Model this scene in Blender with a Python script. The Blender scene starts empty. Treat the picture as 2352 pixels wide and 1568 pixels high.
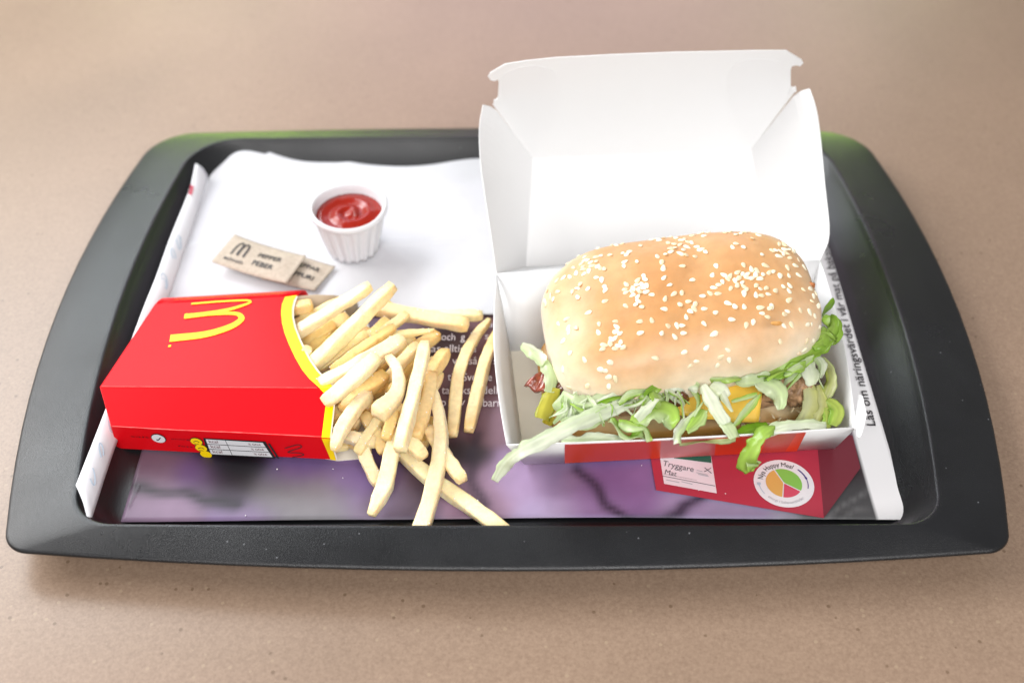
import bpy, bmesh, math, random
from mathutils import Vector, Matrix, noise
R = math.radians
random.seed(7)
scene = bpy.context.scene
COL = scene.collection

# ------------------------------------------------------------------ camera
CAM_H, PITCH, FPX, CX, CY = 0.46, R(45), 2640.0, 1176.0, 784.0
cam_d = bpy.data.cameras.new('camera')
cam = bpy.data.objects.new('camera', cam_d)
COL.objects.link(cam)
cam.location = (0, 0, CAM_H)
cam.rotation_euler = (R(90) - PITCH, 0, 0)
cam_d.sensor_width = 36.0
cam_d.lens = FPX / 2352 * 36.0
cam_d.clip_start = 0.02
cam_d.clip_end = 50
cam_d.dof.use_dof = True
cam_d.dof.focus_distance = 0.565
cam_d.dof.aperture_fstop = 4.8
scene.camera = cam
scene.render.resolution_x, scene.render.resolution_y = 1024, 682

# ------------------------------------------------------------------ view + world
vs = scene.view_settings
vs.view_transform = 'Standard'
vs.look = 'None'
vs.exposure = 0.56
vs.gamma = 1.0
world = bpy.data.worlds.new('World')
scene.world = world
world.use_nodes = True
wb = world.node_tree.nodes['Background']
wb.inputs[0].default_value = (1.0, 0.97, 0.95, 1)
wb.inputs[1].default_value = 0.20

# ------------------------------------------------------------------ lamps
def area(name, loc, target, sx, sy, power, color):
    d = bpy.data.lights.new(name, 'AREA')
    d.shape = 'RECTANGLE'
    d.size, d.size_y, d.energy, d.color = sx, sy, power, color
    o = bpy.data.objects.new(name, d)
    COL.objects.link(o)
    o.location = loc
    o.rotation_euler = (Vector(target) - Vector(loc)).to_track_quat('-Z', 'Y').to_euler()
    return o
area('window_side_light', (-1.25, 0.80, 0.92), (0.0, 0.42, 0.0), 1.2, 0.9, 21, (1.0, 0.985, 0.97))
area('front_fill_light', (0.15, -0.75, 1.15), (0.03, 0.40, 0.03), 1.3, 0.8, 21, (1.0, 0.985, 0.975))  # unseen fill lamp added on the camera side to lift the whites
area('window_side_light', (-0.72, 1.32, 1.02), (0.0, 0.45, 0.0), 0.6, 0.5, 8, (0.86, 0.94, 1.0))  # added lamp that puts a cool sheen on the tray's left rim
area('rear_haze_light', (0.0, 2.7, 0.98), (0.0, 0.45, 0.0), 2.0, 0.35, 8.5, (1.0, 0.78, 0.98))  # added mauve lamp, reflected as haze on the far tabletop
area('green_reflection_light', (-1.32, 2.25, 1.08), (0.0, 0.45, 0.0), 0.30, 0.26, 0.35, (0.60, 1.0, 0.40))  # green lamp added for its reflection in the tray's left rim
area('green_reflection_light', (-0.74, 2.60, 0.16), (0.0, 0.45, 0.0), 0.55, 0.36, 4.0, (0.55, 1.0, 0.10))  # added low green lamp, reflected at the rear left of the rim
area('green_reflection_light', (0.80, 2.60, 0.16), (0.0, 0.45, 0.0), 0.45, 0.36, 3.0, (0.55, 1.0, 0.12))  # added low green lamp, reflected at the rear right of the rim

# ------------------------------------------------------------------ helpers
CP, SP = math.cos(PITCH), math.sin(PITCH)
ORG = Vector((0, 0, CAM_H))
def ray(px, py):
    a = (px - CX) / FPX
    b = (CY - py) / FPX
    return Vector((a, CP + b * SP, -SP + b * CP))
def P(px, py, z):
    d = ray(px, py)
    return ORG + d * ((z - CAM_H) / d.z)
def onplane(px, py, p0, n):
    d = ray(px, py)
    return ORG + d * ((p0 - ORG).dot(n) / d.dot(n))
def plane3(a, b, c):
    n = (b - a).cross(c - a).normalized()
    if n.z < 0: n = -n
    return n

def tag(o, label, cat, group=None):
    o['label'] = label
    o['category'] = cat
    if group: o['group'] = group
    return o
def empty(name, loc, label, cat, group=None):
    o = bpy.data.objects.new(name, None)
    o.empty_display_size = 0.01
    COL.objects.link(o)
    o.location = loc
    return tag(o, label, cat, group)
def wloc(o):
    v = Vector((0, 0, 0))
    while o is not None:
        v += Vector(o.location)
        o = o.parent
    return v
def mk(name, verts, faces, mat, parent=None, smooth=True, solid=0.0, cols=None, sub=0, offset=0.0, bevel=0.0, mats=None, fmat=None):
    verts = [Vector(v) for v in verts]
    base = wloc(parent)
    if parent is None:
        c = sum(verts, Vector()) / len(verts)
        base = Vector((c.x, c.y, min(v.z for v in verts)))
    me = bpy.data.meshes.new(name)
    me.from_pydata([v - base for v in verts], [], faces)
    for m in (mats or [mat]):
        me.materials.append(m)
    if fmat:
        for p, i in zip(me.polygons, fmat): p.material_index = i
    if cols:
        ca = me.color_attributes.new('Col', 'FLOAT_COLOR', 'POINT')
        for i, c in enumerate(cols):
            ca.data[i].color = (c[0], c[1], c[2], 1)
    me.update()
    bm = bmesh.new(); bm.from_mesh(me)
    bmesh.ops.remove_doubles(bm, verts=bm.verts, dist=2e-6)
    bmesh.ops.recalc_face_normals(bm, faces=bm.faces)
    bm.to_mesh(me); bm.free()
    if smooth:
        for p in me.polygons: p.use_smooth = True
    o = bpy.data.objects.new(name, me)
    COL.objects.link(o)
    if parent: o.parent = parent
    else: o.location = base
    if solid:
        s = o.modifiers.new('solid', 'SOLIDIFY'); s.thickness = solid; s.offset = offset
    if bevel:
        b = o.modifiers.new('bev', 'BEVEL'); b.width = bevel; b.segments = 2; b.limit_method = 'ANGLE'
    if sub:
        s = o.modifiers.new('sub', 'SUBSURF'); s.levels = s.render_levels = sub
    return o

# ------------------------------------------------------------------ materials
def mat(name, color=(0.8, 0.8, 0.8), rough=0.5, spec=0.5, vcol=False, noise_amt=0.0, noise_scale=200, bump=0.0, bump_scale=600,
        sss=0.0, sss_r=(0.004, 0.002, 0.001), coat=0.0, trans=0.0, detail=4.0):
    m = bpy.data.materials.new(name)
    m.use_nodes = True
    nt = m.node_tree; N = nt.nodes; L = nt.links
    b = N['Principled BSDF']
    b.inputs['Roughness'].default_value = rough
    b.inputs['Specular IOR Level'].default_value = spec
    b.inputs['Coat Weight'].default_value = coat
    b.inputs['Coat Roughness'].default_value = 0.15
    tc = N.new('ShaderNodeTexCoord')
    if vcol:
        a = N.new('ShaderNodeAttribute'); a.attribute_name = 'Col'; src = a.outputs['Color']
    else:
        r = N.new('ShaderNodeRGB'); r.outputs[0].default_value = (*color, 1); src = r.outputs[0]
    if noise_amt:
        n = N.new('ShaderNodeTexNoise'); n.inputs['Scale'].default_value = noise_scale; n.inputs['Detail'].default_value = detail
        L.new(tc.outputs['Object'], n.inputs['Vector'])
        mr = N.new('ShaderNodeMapRange')
        mr.inputs[1].default_value = 0.3; mr.inputs[2].default_value = 0.7
        mr.inputs[3].default_value = 1 - noise_amt; mr.inputs[4].default_value = 1 + noise_amt * 0.6
        L.new(n.outputs['Fac'], mr.inputs[0])
        mx = N.new('ShaderNodeMix'); mx.data_type = 'RGBA'; mx.blend_type = 'MULTIPLY'; mx.inputs[0].default_value = 1
        L.new(src, mx.inputs[6]); L.new(mr.outputs[0], mx.inputs[7]); src = mx.outputs[2]
    L.new(src, b.inputs['Base Color'])
    if bump:
        n2 = N.new('ShaderNodeTexNoise'); n2.inputs['Scale'].default_value = bump_scale; n2.inputs['Detail'].default_value = 3
        L.new(tc.outputs['Object'], n2.inputs['Vector'])
        bp = N.new('ShaderNodeBump'); bp.inputs['Strength'].default_value = bump; bp.inputs['Distance'].default_value = 0.0006
        L.new(n2.outputs['Fac'], bp.inputs['Height']); L.new(bp.outputs[0], b.inputs['Normal'])
    if sss:
        b.inputs['Subsurface Weight'].default_value = sss
        b.inputs['Subsurface Radius'].default_value = (1, 0.55, 0.3)
        b.inputs['Subsurface Scale'].default_value = sss_r[0]
    if trans:
        t = N.new('ShaderNodeBsdfTranslucent'); L.new(src, t.inputs['Color'])
        ms = N.new('ShaderNodeMixShader'); ms.inputs[0].default_value = trans
        out = N['Material Output']
        L.new(b.outputs[0], ms.inputs[1]); L.new(t.outputs[0], ms.inputs[2]); L.new(ms.outputs[0], out.inputs['Surface'])
    return m

def table_mat():
    m = bpy.data.materials.new('speckled_laminate'); m.use_nodes = True
    nt = m.node_tree; N = nt.nodes; L = nt.links; b = N['Principled BSDF']
    tc = N.new('ShaderNodeTexCoord')
    n1 = N.new('ShaderNodeTexNoise'); n1.inputs['Scale'].default_value = 620; n1.inputs['Detail'].default_value = 5; n1.inputs['Roughness'].default_value = 0.7
    n2 = N.new('ShaderNodeTexNoise'); n2.inputs['Scale'].default_value = 9; n2.inputs['Detail'].default_value = 3
    v = N.new('ShaderNodeTexVoronoi'); v.inputs['Scale'].default_value = 330
    for n in (n1, n2, v): L.new(tc.outputs['Object'], n.inputs['Vector'])
    cr = N.new('ShaderNodeValToRGB')
    e = cr.color_ramp.elements
    e[0].position, e[0].color = 0.30, (0.198, 0.131, 0.090, 1)
    e[1].position, e[1].color = 0.66, (0.276, 0.192, 0.135, 1)
    L.new(n1.outputs['Fac'], cr.inputs[0])
    # sparse pale and dark flecks
    cv = N.new('ShaderNodeSeparateColor'); L.new(v.outputs['Color'], cv.inputs[0])
    gt = N.new('ShaderNodeMath'); gt.operation = 'GREATER_THAN'; gt.inputs[1].default_value = 0.95; L.new(cv.outputs[0], gt.inputs[0])
    lt = N.new('ShaderNodeMath'); lt.operation = 'LESS_THAN'; lt.inputs[1].default_value = 0.30; L.new(v.outputs['Distance'], lt.inputs[0])
    mu = N.new('ShaderNodeMath'); mu.operation = 'MULTIPLY'; L.new(gt.outputs[0], mu.inputs[0]); L.new(lt.outputs[0], mu.inputs[1])
    m1 = N.new('ShaderNodeMix'); m1.data_type = 'RGBA'; m1.inputs[7].default_value = (0.285, 0.205, 0.14, 1)
    L.new(mu.outputs[0], m1.inputs[0]); L.new(cr.outputs[0], m1.inputs[6])
    lt2 = N.new('ShaderNodeMath'); lt2.operation = 'LESS_THAN'; lt2.inputs[1].default_value = 0.022; L.new(cv.outputs[1], lt2.inputs[0])
    mu2 = N.new('ShaderNodeMath'); mu2.operation = 'MULTIPLY'; L.new(lt2.outputs[0], mu2.inputs[0]); L.new(lt.outputs[0], mu2.inputs[1])
    m2 = N.new('ShaderNodeMix'); m2.data_type = 'RGBA'; m2.inputs[7].default_value = (0.155, 0.10, 0.064, 1)
    L.new(mu2.outputs[0], m2.inputs[0]); L.new(m1.outputs[2], m2.inputs[6])
    mr = N.new('ShaderNodeMapRange'); mr.inputs[1].default_value = 0.3; mr.inputs[2].default_value = 0.7; mr.inputs[3].default_value = 0.93; mr.inputs[4].default_value = 1.06
    L.new(n2.outputs['Fac'], mr.inputs[0])
    m3 = N.new('ShaderNodeMix'); m3.data_type = 'RGBA'; m3.blend_type = 'MULTIPLY'; m3.inputs[0].default_value = 1
    L.new(m2.outputs[2], m3.inputs[6]); L.new(mr.outputs[0], m3.inputs[7])
    L.new(m3.outputs[2], b.inputs['Base Color'])
    b.inputs['Roughness'].default_value = 0.38
    bp = N.new('ShaderNodeBump'); bp.inputs['Strength'].default_value = 0.08; bp.inputs['Distance'].default_value = 0.0004
    L.new(n1.outputs['Fac'], bp.inputs['Height']); L.new(bp.outputs[0], b.inputs['Normal'])
    return m

def tray_mat():
    m = mat('grained_black_plastic', (0.0085, 0.009, 0.0105), 0.40, 0.45, noise_amt=0.25, noise_scale=30, bump=0.30, bump_scale=2200)
    nt = m.node_tree; N = nt.nodes; L = nt.links; b = N['Principled BSDF']
    tc = N.new('ShaderNodeTexCoord')
    n = N.new('ShaderNodeTexNoise'); n.inputs['Scale'].default_value = 22; n.inputs['Detail'].default_value = 6
    L.new(tc.outputs['Object'], n.inputs['Vector'])
    mr = N.new('ShaderNodeMapRange'); mr.inputs[1].default_value = 0.3; mr.inputs[2].default_value = 0.7; mr.inputs[3].default_value = 0.27; mr.inputs[4].default_value = 0.40
    L.new(n.outputs['Fac'], mr.inputs[0]); L.new(mr.outputs[0], b.inputs['Roughness'])
    v = N.new('ShaderNodeTexVoronoi'); v.inputs['Scale'].default_value = 380
    L.new(tc.outputs['Object'], v.inputs['Vector'])
    sc_ = N.new('ShaderNodeSeparateColor'); L.new(v.outputs['Color'], sc_.inputs[0])
    g1 = N.new('ShaderNodeMath'); g1.operation = 'GREATER_THAN'; g1.inputs[1].default_value = 0.985; L.new(sc_.outputs[0], g1.inputs[0])
    g2 = N.new('ShaderNodeMath'); g2.operation = 'LESS_THAN'; g2.inputs[1].default_value = 0.16; L.new(v.outputs['Distance'], g2.inputs[0])
    g3 = N.new('ShaderNodeMath'); g3.operation = 'MULTIPLY'; L.new(g1.outputs[0], g3.inputs[0]); L.new(g2.outputs[0], g3.inputs[1])
    g4 = N.new('ShaderNodeMath'); g4.operation = 'MULTIPLY'; g4.inputs[1].default_value = 0.35; L.new(g3.outputs[0], g4.inputs[0])
    mx = N.new('ShaderNodeMix'); mx.data_type = 'RGBA'; mx.inputs[7].default_value = (0.30, 0.31, 0.33, 1)
    old = b.inputs['Base Color'].links[0].from_socket
    L.new(g4.outputs[0], mx.inputs[0]); L.new(old, mx.inputs[6]); L.new(mx.outputs[2], b.inputs['Base Color'])
    return m

M = dict(
    table=table_mat(), tray=tray_mat(),
    print=mat('placemat_print', vcol=True, rough=0.42, spec=0.28),
    paper=mat('white_paper', (0.68, 0.68, 0.705), 0.75, 0.25, bump=0.12, bump_scale=120),
    napkin=mat('white_tissue', (0.54, 0.54, 0.565), 0.85, 0.15, noise_amt=0.03, noise_scale=60, bump=0.25, bump_scale=260),
    card=mat('white_card', (0.81, 0.81, 0.815), 0.45, 0.4, trans=0.12),
    lining=mat('lining_card', (0.50, 0.40, 0.30), 0.6, 0.3),
    cream=mat('inner_card', (0.78, 0.74, 0.64), 0.6, 0.3),
    red=mat('red_card', (0.68, 0.004, 0.009), 0.30, 0.07, noise_amt=0.06, noise_scale=25, bump=0.05, bump_scale=200),
    wornred=mat('worn_red_card', (0.72, 0.07, 0.06), 0.5, 0.3),
    redprint=mat('red_print', (0.86, 0.060, 0.003), 0.35, 0.5),
    pinkband=mat('pink_band', (0.62, 0.12, 0.125), 0.35, 0.5),
    lightred=mat('light_red_band', (0.62, 0.06, 0.035), 0.35, 0.5),
    yellow=mat('yellow_print', (0.95, 0.66, 0.002), 0.36, 0.2),
    black=mat('black_ink', (0.02, 0.018, 0.02), 0.5, 0.4),
    dkred=mat('dark_red_ink', (0.12, 0.004, 0.006), 0.4, 0.4),
    ink=mat('grey_ink', (0.10, 0.10, 0.115), 0.6, 0.3),
    paleink=mat('pale_grey_ink', (0.40, 0.41, 0.44), 0.6, 0.3),
    blueink=mat('pale_blue_ink', (0.40, 0.48, 0.56), 0.6, 0.3),
    redink=mat('soft_red_ink', (0.55, 0.10, 0.14), 0.6, 0.3),
    whiteink=mat('white_ink', (0.72, 0.64, 0.68), 0.5, 0.3),
    crimson=mat('crimson_print', (0.40, 0.035, 0.062), 0.4, 0.4),
    maroon=mat('maroon_print', (0.155, 0.022, 0.035), 0.4, 0.4),
    green=mat('green_print', (0.21, 0.48, 0.085), 0.4, 0.4),
    dkgreen=mat('dark_green_print', (0.03, 0.12, 0.08), 0.4, 0.4),
    orange=mat('orange_print', (0.62, 0.36, 0.10), 0.4, 0.4),
    rose=mat('rose_print', (0.55, 0.07, 0.12), 0.4, 0.4),
    indigo=mat('indigo_ink', (0.07, 0.05, 0.22), 0.5, 0.4),
    kraft=mat('kraft_paper', (0.43, 0.365, 0.295), 0.7, 0.25, noise_amt=0.12, noise_scale=500, bump=0.3, bump_scale=150),
    cup=mat('waxed_paper', (0.64, 0.635, 0.66), 0.5, 0.4),
    ketchup=mat('tomato_ketchup', (0.25, 0.010, 0.003), 0.24, 0.45),
    bun=mat('baked_bun', vcol=True, rough=0.42, spec=0.4, noise_amt=0.10, noise_scale=140, bump=0.30, bump_scale=230, sss=0.15, sss_r=(0.003,), detail=5),
    crumb=mat('bun_crust', vcol=True, rough=0.55, spec=0.3, noise_amt=0.10, noise_scale=150, bump=0.4, bump_scale=500, sss=0.15, sss_r=(0.003,)),
    tanseed=mat('tan_sesame', (0.76, 0.62, 0.41), 0.38, 0.5, sss=0.2, sss_r=(0.0015,)),
    flake=mat('torn_crust', (0.56, 0.27, 0.07), 0.5, 0.4),
    seed=mat('sesame', (0.86, 0.78, 0.60), 0.38, 0.5, sss=0.2, sss_r=(0.0015,)),
    lettuce=mat('crisp_lettuce', vcol=True, rough=0.22, spec=0.5, noise_amt=0.09, noise_scale=120, bump=0.28, bump_scale=240, trans=0.5),
    patty=mat('grilled_patty', (0.38, 0.22, 0.12), 0.5, 0.45, noise_amt=0.65, noise_scale=230, bump=1.0, bump_scale=420),
    cheese=mat('cheese', (0.92, 0.58, 0.085), 0.32, 0.45, sss=0.25, sss_r=(0.004,), noise_amt=0.04, noise_scale=60),
    bacon=mat('fried_bacon', (0.26, 0.055, 0.030), 0.18, 0.6, noise_amt=0.6, noise_scale=260, bump=1.0, bump_scale=300, coat=0.5),
    sauce=mat('brown_sauce', (0.10, 0.030, 0.010), 0.12, 0.6, coat=0.5),
    pickle=mat('pickled_pepper', (0.60, 0.56, 0.07), 0.25, 0.5, trans=0.25, bump=0.3, bump_scale=150),
    onion=mat('fried_crumb', (0.42, 0.15, 0.05), 0.5, 0.4, noise_amt=0.4, noise_scale=400),
    fry=mat('fried_potato', vcol=True, rough=0.40, spec=0.4, noise_amt=0.10, noise_scale=420, bump=0.45, bump_scale=700, sss=0.45, sss_r=(0.0045,)),
    salt=mat('salt', (0.85, 0.85, 0.85), 0.3, 0.5),
)

# ------------------------------------------------------------------ table
def slab(name, x0, x1, y0, y1, z0, z1, m, bevel=0.004):
    v = [(x0,y0,z0),(x1,y0,z0),(x1,y1,z0),(x0,y1,z0),(x0,y0,z1),(x1,y0,z1),(x1,y1,z1),(x0,y1,z1)]
    f = [(0,3,2,1),(4,5,6,7),(0,1,5,4),(1,2,6,5),(2,3,7,6),(3,0,4,7)]
    return mk(name, v, f, m, smooth=False, bevel=bevel)
tb = slab('tabletop', -0.75, 0.75, 0.08, 1.12, -0.03, 0.0, M['table'])
tag(tb, 'brown speckled laminate tabletop beneath the black tray', 'table')

# ------------------------------------------------------------------ tray
def outline(hw, bulge, yf, bowf, yb, bowb, rf, rb, cx=0.0, n=14, m=9, skew=0.0):
    ym = (yf + yb) / 2; hh = (yb - yf) / 2
    def right(y):
        v = (y - ym) / hh
        return hw + bulge * (1 - v * v)
    def fr(x): u = x / hw; return yf - bowf * (1 - u * u)
    def bk(x): u = x / hw; return yb + bowb * (1 - u * u)
    E = []
    # edges as lists of points CCW from front-left
    K = 60
    front = [Vector((-hw + 2 * hw * i / K, 0)) for i in range(K + 1)]
    front = [Vector((p.x, fr(p.x))) for p in front]
    rightE = [Vector((right(yf + 2 * hh * i / K), yf + 2 * hh * i / K)) for i in range(K + 1)]
    back = [Vector((hw - 2 * hw * i / K, 0)) for i in range(K + 1)]
    back = [Vector((p.x, bk(p.x))) for p in back]
    leftE = [Vector((-p.x, p.y)) for p in reversed(rightE)]
    edges = [front, rightE, back, leftE]
    rr = [(rf, rf), (rf, rb), (rb, rb), (rb, rf)]
    trimmed = []
    for ed, (ra, rbb) in zip(edges, rr):
        cum = [0]
        for a, b in zip(ed, ed[1:]): cum.append(cum[-1] + (b - a).length)
        tot = cum[-1]
        pts = []
        for i in range(n + 1):
            s = ra + (tot - ra - rbb) * i / n
            k = 0
            while k < K - 1 and cum[k + 1] < s: k += 1
            t = (s - cum[k]) / max(1e-9, cum[k + 1] - cum[k])
            pts.append(ed[k].lerp(ed[k + 1], t))
        trimmed.append(pts)
    out = []
    for i in range(4):
        out += trimmed[i]
        a = trimmed[i][-1]; c = trimmed[(i + 1) % 4][0]; corner = edges[i][-1]
        for j in range(1, m):
            t = j / m
            w = 0.75
            den = (1 - t) ** 2 + 2 * w * t * (1 - t) + t * t
            out.append(((1 - t) ** 2 * a + 2 * w * t * (1 - t) * corner + t * t * c) / den)
    ycen = (yf + yb) / 2
    return [Vector((p.x + cx, p.y + skew * p.x * max(0, (p.y - ycen)) / hh, 0)) for p in out]
def tray_loops():
    spec = [  # hw, bulge, yf, bowf, yb, bowb, rf, rb, z
        (0.218, 0.017, 0.320, 0.008, 0.624, 0.006, 0.012, 0.030, 0.0022),
        (0.2290, 0.020, 0.309, 0.010, 0.634, 0.006, 0.010, 0.024, 0.0135),
        (0.2316, 0.0205, 0.3068, 0.0105, 0.6374, 0.006, 0.010, 0.024, 0.0158),
        (0.2320, 0.0205, 0.3062, 0.0105, 0.6380, 0.006, 0.010, 0.024, 0.0166),
        (0.2318, 0.0205, 0.3064, 0.0105, 0.6378, 0.006, 0.010, 0.024, 0.0174),
        (0.2312, 0.0204, 0.3069, 0.0103, 0.6373, 0.006, 0.010, 0.024, 0.0180),
        (0.2304, 0.0203, 0.3075, 0.0100, 0.6367, 0.006, 0.010, 0.024, 0.0183),
        (0.2180, 0.0180, 0.3122, 0.0060, 0.6314, 0.004, 0.013, 0.026, 0.0203),
        (0.2040, 0.0155, 0.3168, 0.0016, 0.6262, 0.002, 0.016, 0.028, 0.0222),
        (0.2022, 0.0152, 0.3177, 0.0011, 0.6252, 0.002, 0.017, 0.028, 0.0224),
        (0.2015, 0.0150, 0.3181, 0.0010, 0.6248, 0.002, 0.017, 0.028, 0.0222),
        (0.2010, 0.0149, 0.3184, 0.0010, 0.6245, 0.002, 0.017, 0.028, 0.0217),
        (0.2006, 0.0147, 0.3187, 0.0009, 0.6240, 0.002, 0.017, 0.028, 0.0208),
        (0.1990, 0.0140, 0.3195, 0.0008, 0.6225, 0.002, 0.018, 0.034, 0.0185),
        (0.1935, 0.0080, 0.3240, 0.0005, 0.6150, 0.001, 0.016, 0.030, 0.0085),
        (0.1900, 0.0065, 0.3275, 0.0005, 0.6110, 0.001, 0.015, 0.028, 0.0062),
        (0.1860, 0.0060, 0.3320, 0.0005, 0.6060, 0.001, 0.014, 0.026, 0.0056),
    ]
    verts, faces = [], []
    n = None
    for (hw, bu, yf, bf, yb, bb, rf, rb, z) in spec:
        lp = outline(hw, bu, yf, bf, yb, bb, rf, rb, cx=-0.0022, skew=0.004)
        n = len(lp)
        verts += [Vector((p.x, p.y, z)) for p in lp]
    k = len(spec)
    for i in range(k - 1):
        for j in range(n):
            a = i * n + j; b = i * n + (j + 1) % n
            faces.append((a, b, b + n, a + n))
    faces.append(tuple((k - 1) * n + j for j in range(n)))
    faces.append(tuple(reversed(range(n))))
    return verts, faces
tv, tf = tray_loops()
tray = mk('serving_tray', tv, tf, M['tray'], smooth=True)
tag(tray, 'large black plastic serving tray with wide bowed rim on the brown table', 'tray')

# ------------------------------------------------------------------ decals and text
def decal(name, pxs, p0, n, m, parent, off=0.0003, kind=None):
    vs_ = [onplane(x, y, p0, n) + n * off for x, y in pxs]
    return mk(name, vs_, [tuple(range(len(vs_)))], m, parent, smooth=False)
_tc = {}
def text2d(s, bold=0.0):
    key = (s, bold)
    if key in _tc: return _tc[key]
    cu = bpy.data.curves.new('txt', 'FONT')
    cu.body = s; cu.size = 1.0; cu.offset = bold; cu.resolution_u = 3; cu.fill_mode = 'FRONT'
    o = bpy.data.objects.new('txt', cu); COL.objects.link(o)
    dg = bpy.context.evaluated_depsgraph_get()
    me = bpy.data.meshes.new_from_object(o.evaluated_get(dg))
    v = [(p.co.x, p.co.y) for p in me.vertices]
    f = [tuple(p.vertices) for p in me.polygons]
    bpy.data.objects.remove(o); bpy.data.curves.remove(cu); bpy.data.meshes.remove(me)
    w = max((p[0] for p in v), default=1)
    _tc[key] = (v, f, w)
    return _tc[key]
class Geo:
    def __init__(self): self.v = []; self.f = []
    def add(self, v, f):
        b = len(self.v); self.v += v; self.f += [tuple(i + b for i in q) for q in f]
    def quadstrip(self, L_, R_):
        b = len(self.v); n = len(L_)
        self.v += list(L_) + list(R_)
        for i in range(n - 1): self.f.append((b + i, b + i + 1, b + n + i + 1, b + n + i))
    def make(self, name, m, parent, **k):
        return mk(name, self.v, self.f, m, parent, smooth=k.pop('smooth', False), **k)
def text_on(g, s, start, end, p0, n, off=0.0004, bold=0.0, aspect=1.0, height=None):
    """lettering laid on a plane from a start point to an end point"""
    v, f, w = text2d(s, bold)
    A = onplane(*start, p0, n); B = onplane(*end, p0, n)
    U = (B - A) / w
    V = n.cross(U) * aspect
    if height: V = V.normalized() * height
    g.add([A + U * x + V * y + n * off for x, y in v], f)
def ribbon_on(g, pts, widths, p0, n, off=0.0003, sm=6):
    """a stroke of varying width lying on a plane, through points measured in the photograph"""
    pts = [onplane(x, y, p0, n) for x, y in pts]
    sc = [ (p - ORG).length / FPX for p in pts]
    pts, w = smooth_path(pts, [a * b for a, b in zip(widths, sc)], sm)
    L_, R_ = [], []
    for i, p in enumerate(pts):
        t = (pts[min(i + 1, len(pts) - 1)] - pts[max(i - 1, 0)]).normalized()
        s = n.cross(t)
        L_.append(p + s * w[i] / 2 + n * off); R_.append(p - s * w[i] / 2 + n * off)
    g.quadstrip(L_, R_)
def smooth_path(pts, vals, sm):
    """Catmull-Rom through the points"""
    if len(pts) < 3:
        op, ov = [], []
        for k in range(sm + 1):
            t = k / sm; op.append(pts[0].lerp(pts[-1], t)); ov.append(vals[0] * (1 - t) + vals[-1] * t)
        return op, ov
    op, ov = [], []
    n = len(pts)
    for i in range(n - 1):
        p0 = pts[i - 1] if i else pts[0] * 2 - pts[1]
        p1, p2 = pts[i], pts[i + 1]
        p3 = pts[i + 2] if i + 2 < n else pts[-1] * 2 - pts[-2]
        for k in range(sm):
            t = k / sm
            op.append(0.5 * ((2 * p1) + (p2 - p0) * t + (2 * p0 - 5 * p1 + 4 * p2 - p3) * t * t + (3 * p1 - p0 - 3 * p2 + p3) * t ** 3))
            ov.append(vals[i] * (1 - t) + vals[i + 1] * t)
    op.append(pts[-1]); ov.append(vals[-1])
    return op, ov
UP = Vector((0, 0, 1))

# ------------------------------------------------------------------ placemat
ZM = 0.0068
PX0, PX1, PY0, PY1 = -0.1885, 0.1925, 0.3312, 0.604
def srgb(r, g, b):
    f = lambda c: (c / 255 / 12.92) if c <= 10 else ((c / 255 + 0.055) / 1.055) ** 2.4
    return Vector((f(r), f(g), f(b)))
# soft-focus colour fields of the printed photograph: x px, y px, radius px, colour, weight
BLOBS = [(340, 1080, 110, (98, 72, 92), 1), (360, 1170, 100, (128, 98, 128), 1.2), (470, 1110, 80, (84, 62, 92), 1), (548, 1072, 85, (16, 12, 18), 3.2),
         (545, 1128, 60, (40, 34, 42), 1.6), (450, 1085, 55, (92, 62, 120), 1), (690, 1060, 90, (98, 68, 130), 1.6), (620, 1130, 90, (96, 94, 94), 1.4),
         (720, 1160, 110, (118, 114, 120), 1.3), (560, 1180, 80, (128, 100, 148), 1.1), (820, 1090, 90, (120, 88, 150), 1.4), (900, 1180, 90, (118, 100, 128), 1.1),
         (980, 1080, 90, (92, 66, 76), 1.1), (1060, 1040, 60, (46, 38, 40), 1.4), (1100, 1140, 90, (150, 112, 140), 1.1), (1080, 960, 90, (112, 72, 82), 1.6),
         (1100, 850, 110, (112, 68, 74), 2), (1030, 800, 60, (62, 42, 42), 1.2), (1160, 960, 70, (152, 112, 132), 1.2), (1190, 1100, 80, (160, 128, 172), 1.2),
         (1290, 1100, 70, (128, 100, 142), 1.4), (1390, 1110, 80, (118, 78, 142), 1.6), (1460, 1130, 80, (134, 92, 158), 1.5), (1390, 1190, 90, (142, 108, 164), 1.3),
         (1250, 1190, 80, (158, 136, 178), 1.2), (1560, 1180, 80, (156, 132, 180), 1.2), (1700, 1190, 80, (148, 130, 172), 1.3), (1790, 1195, 40, (150, 144, 168), 1),
         (1880, 1205, 50, (92, 92, 96), 1.5), (1960, 1150, 70, (66, 66, 68), 1.8), (1990, 1190, 50, (88, 88, 90), 1.4), (1930, 1090, 60, (52, 40, 44), 1.2),
         (1940, 900, 90, (120, 96, 110), 1), (1900, 700, 90, (128, 100, 118), 1), (600, 800, 200, (120, 90, 120), 0.6), (500, 500, 300, (150, 130, 150), 0.5)]
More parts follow.
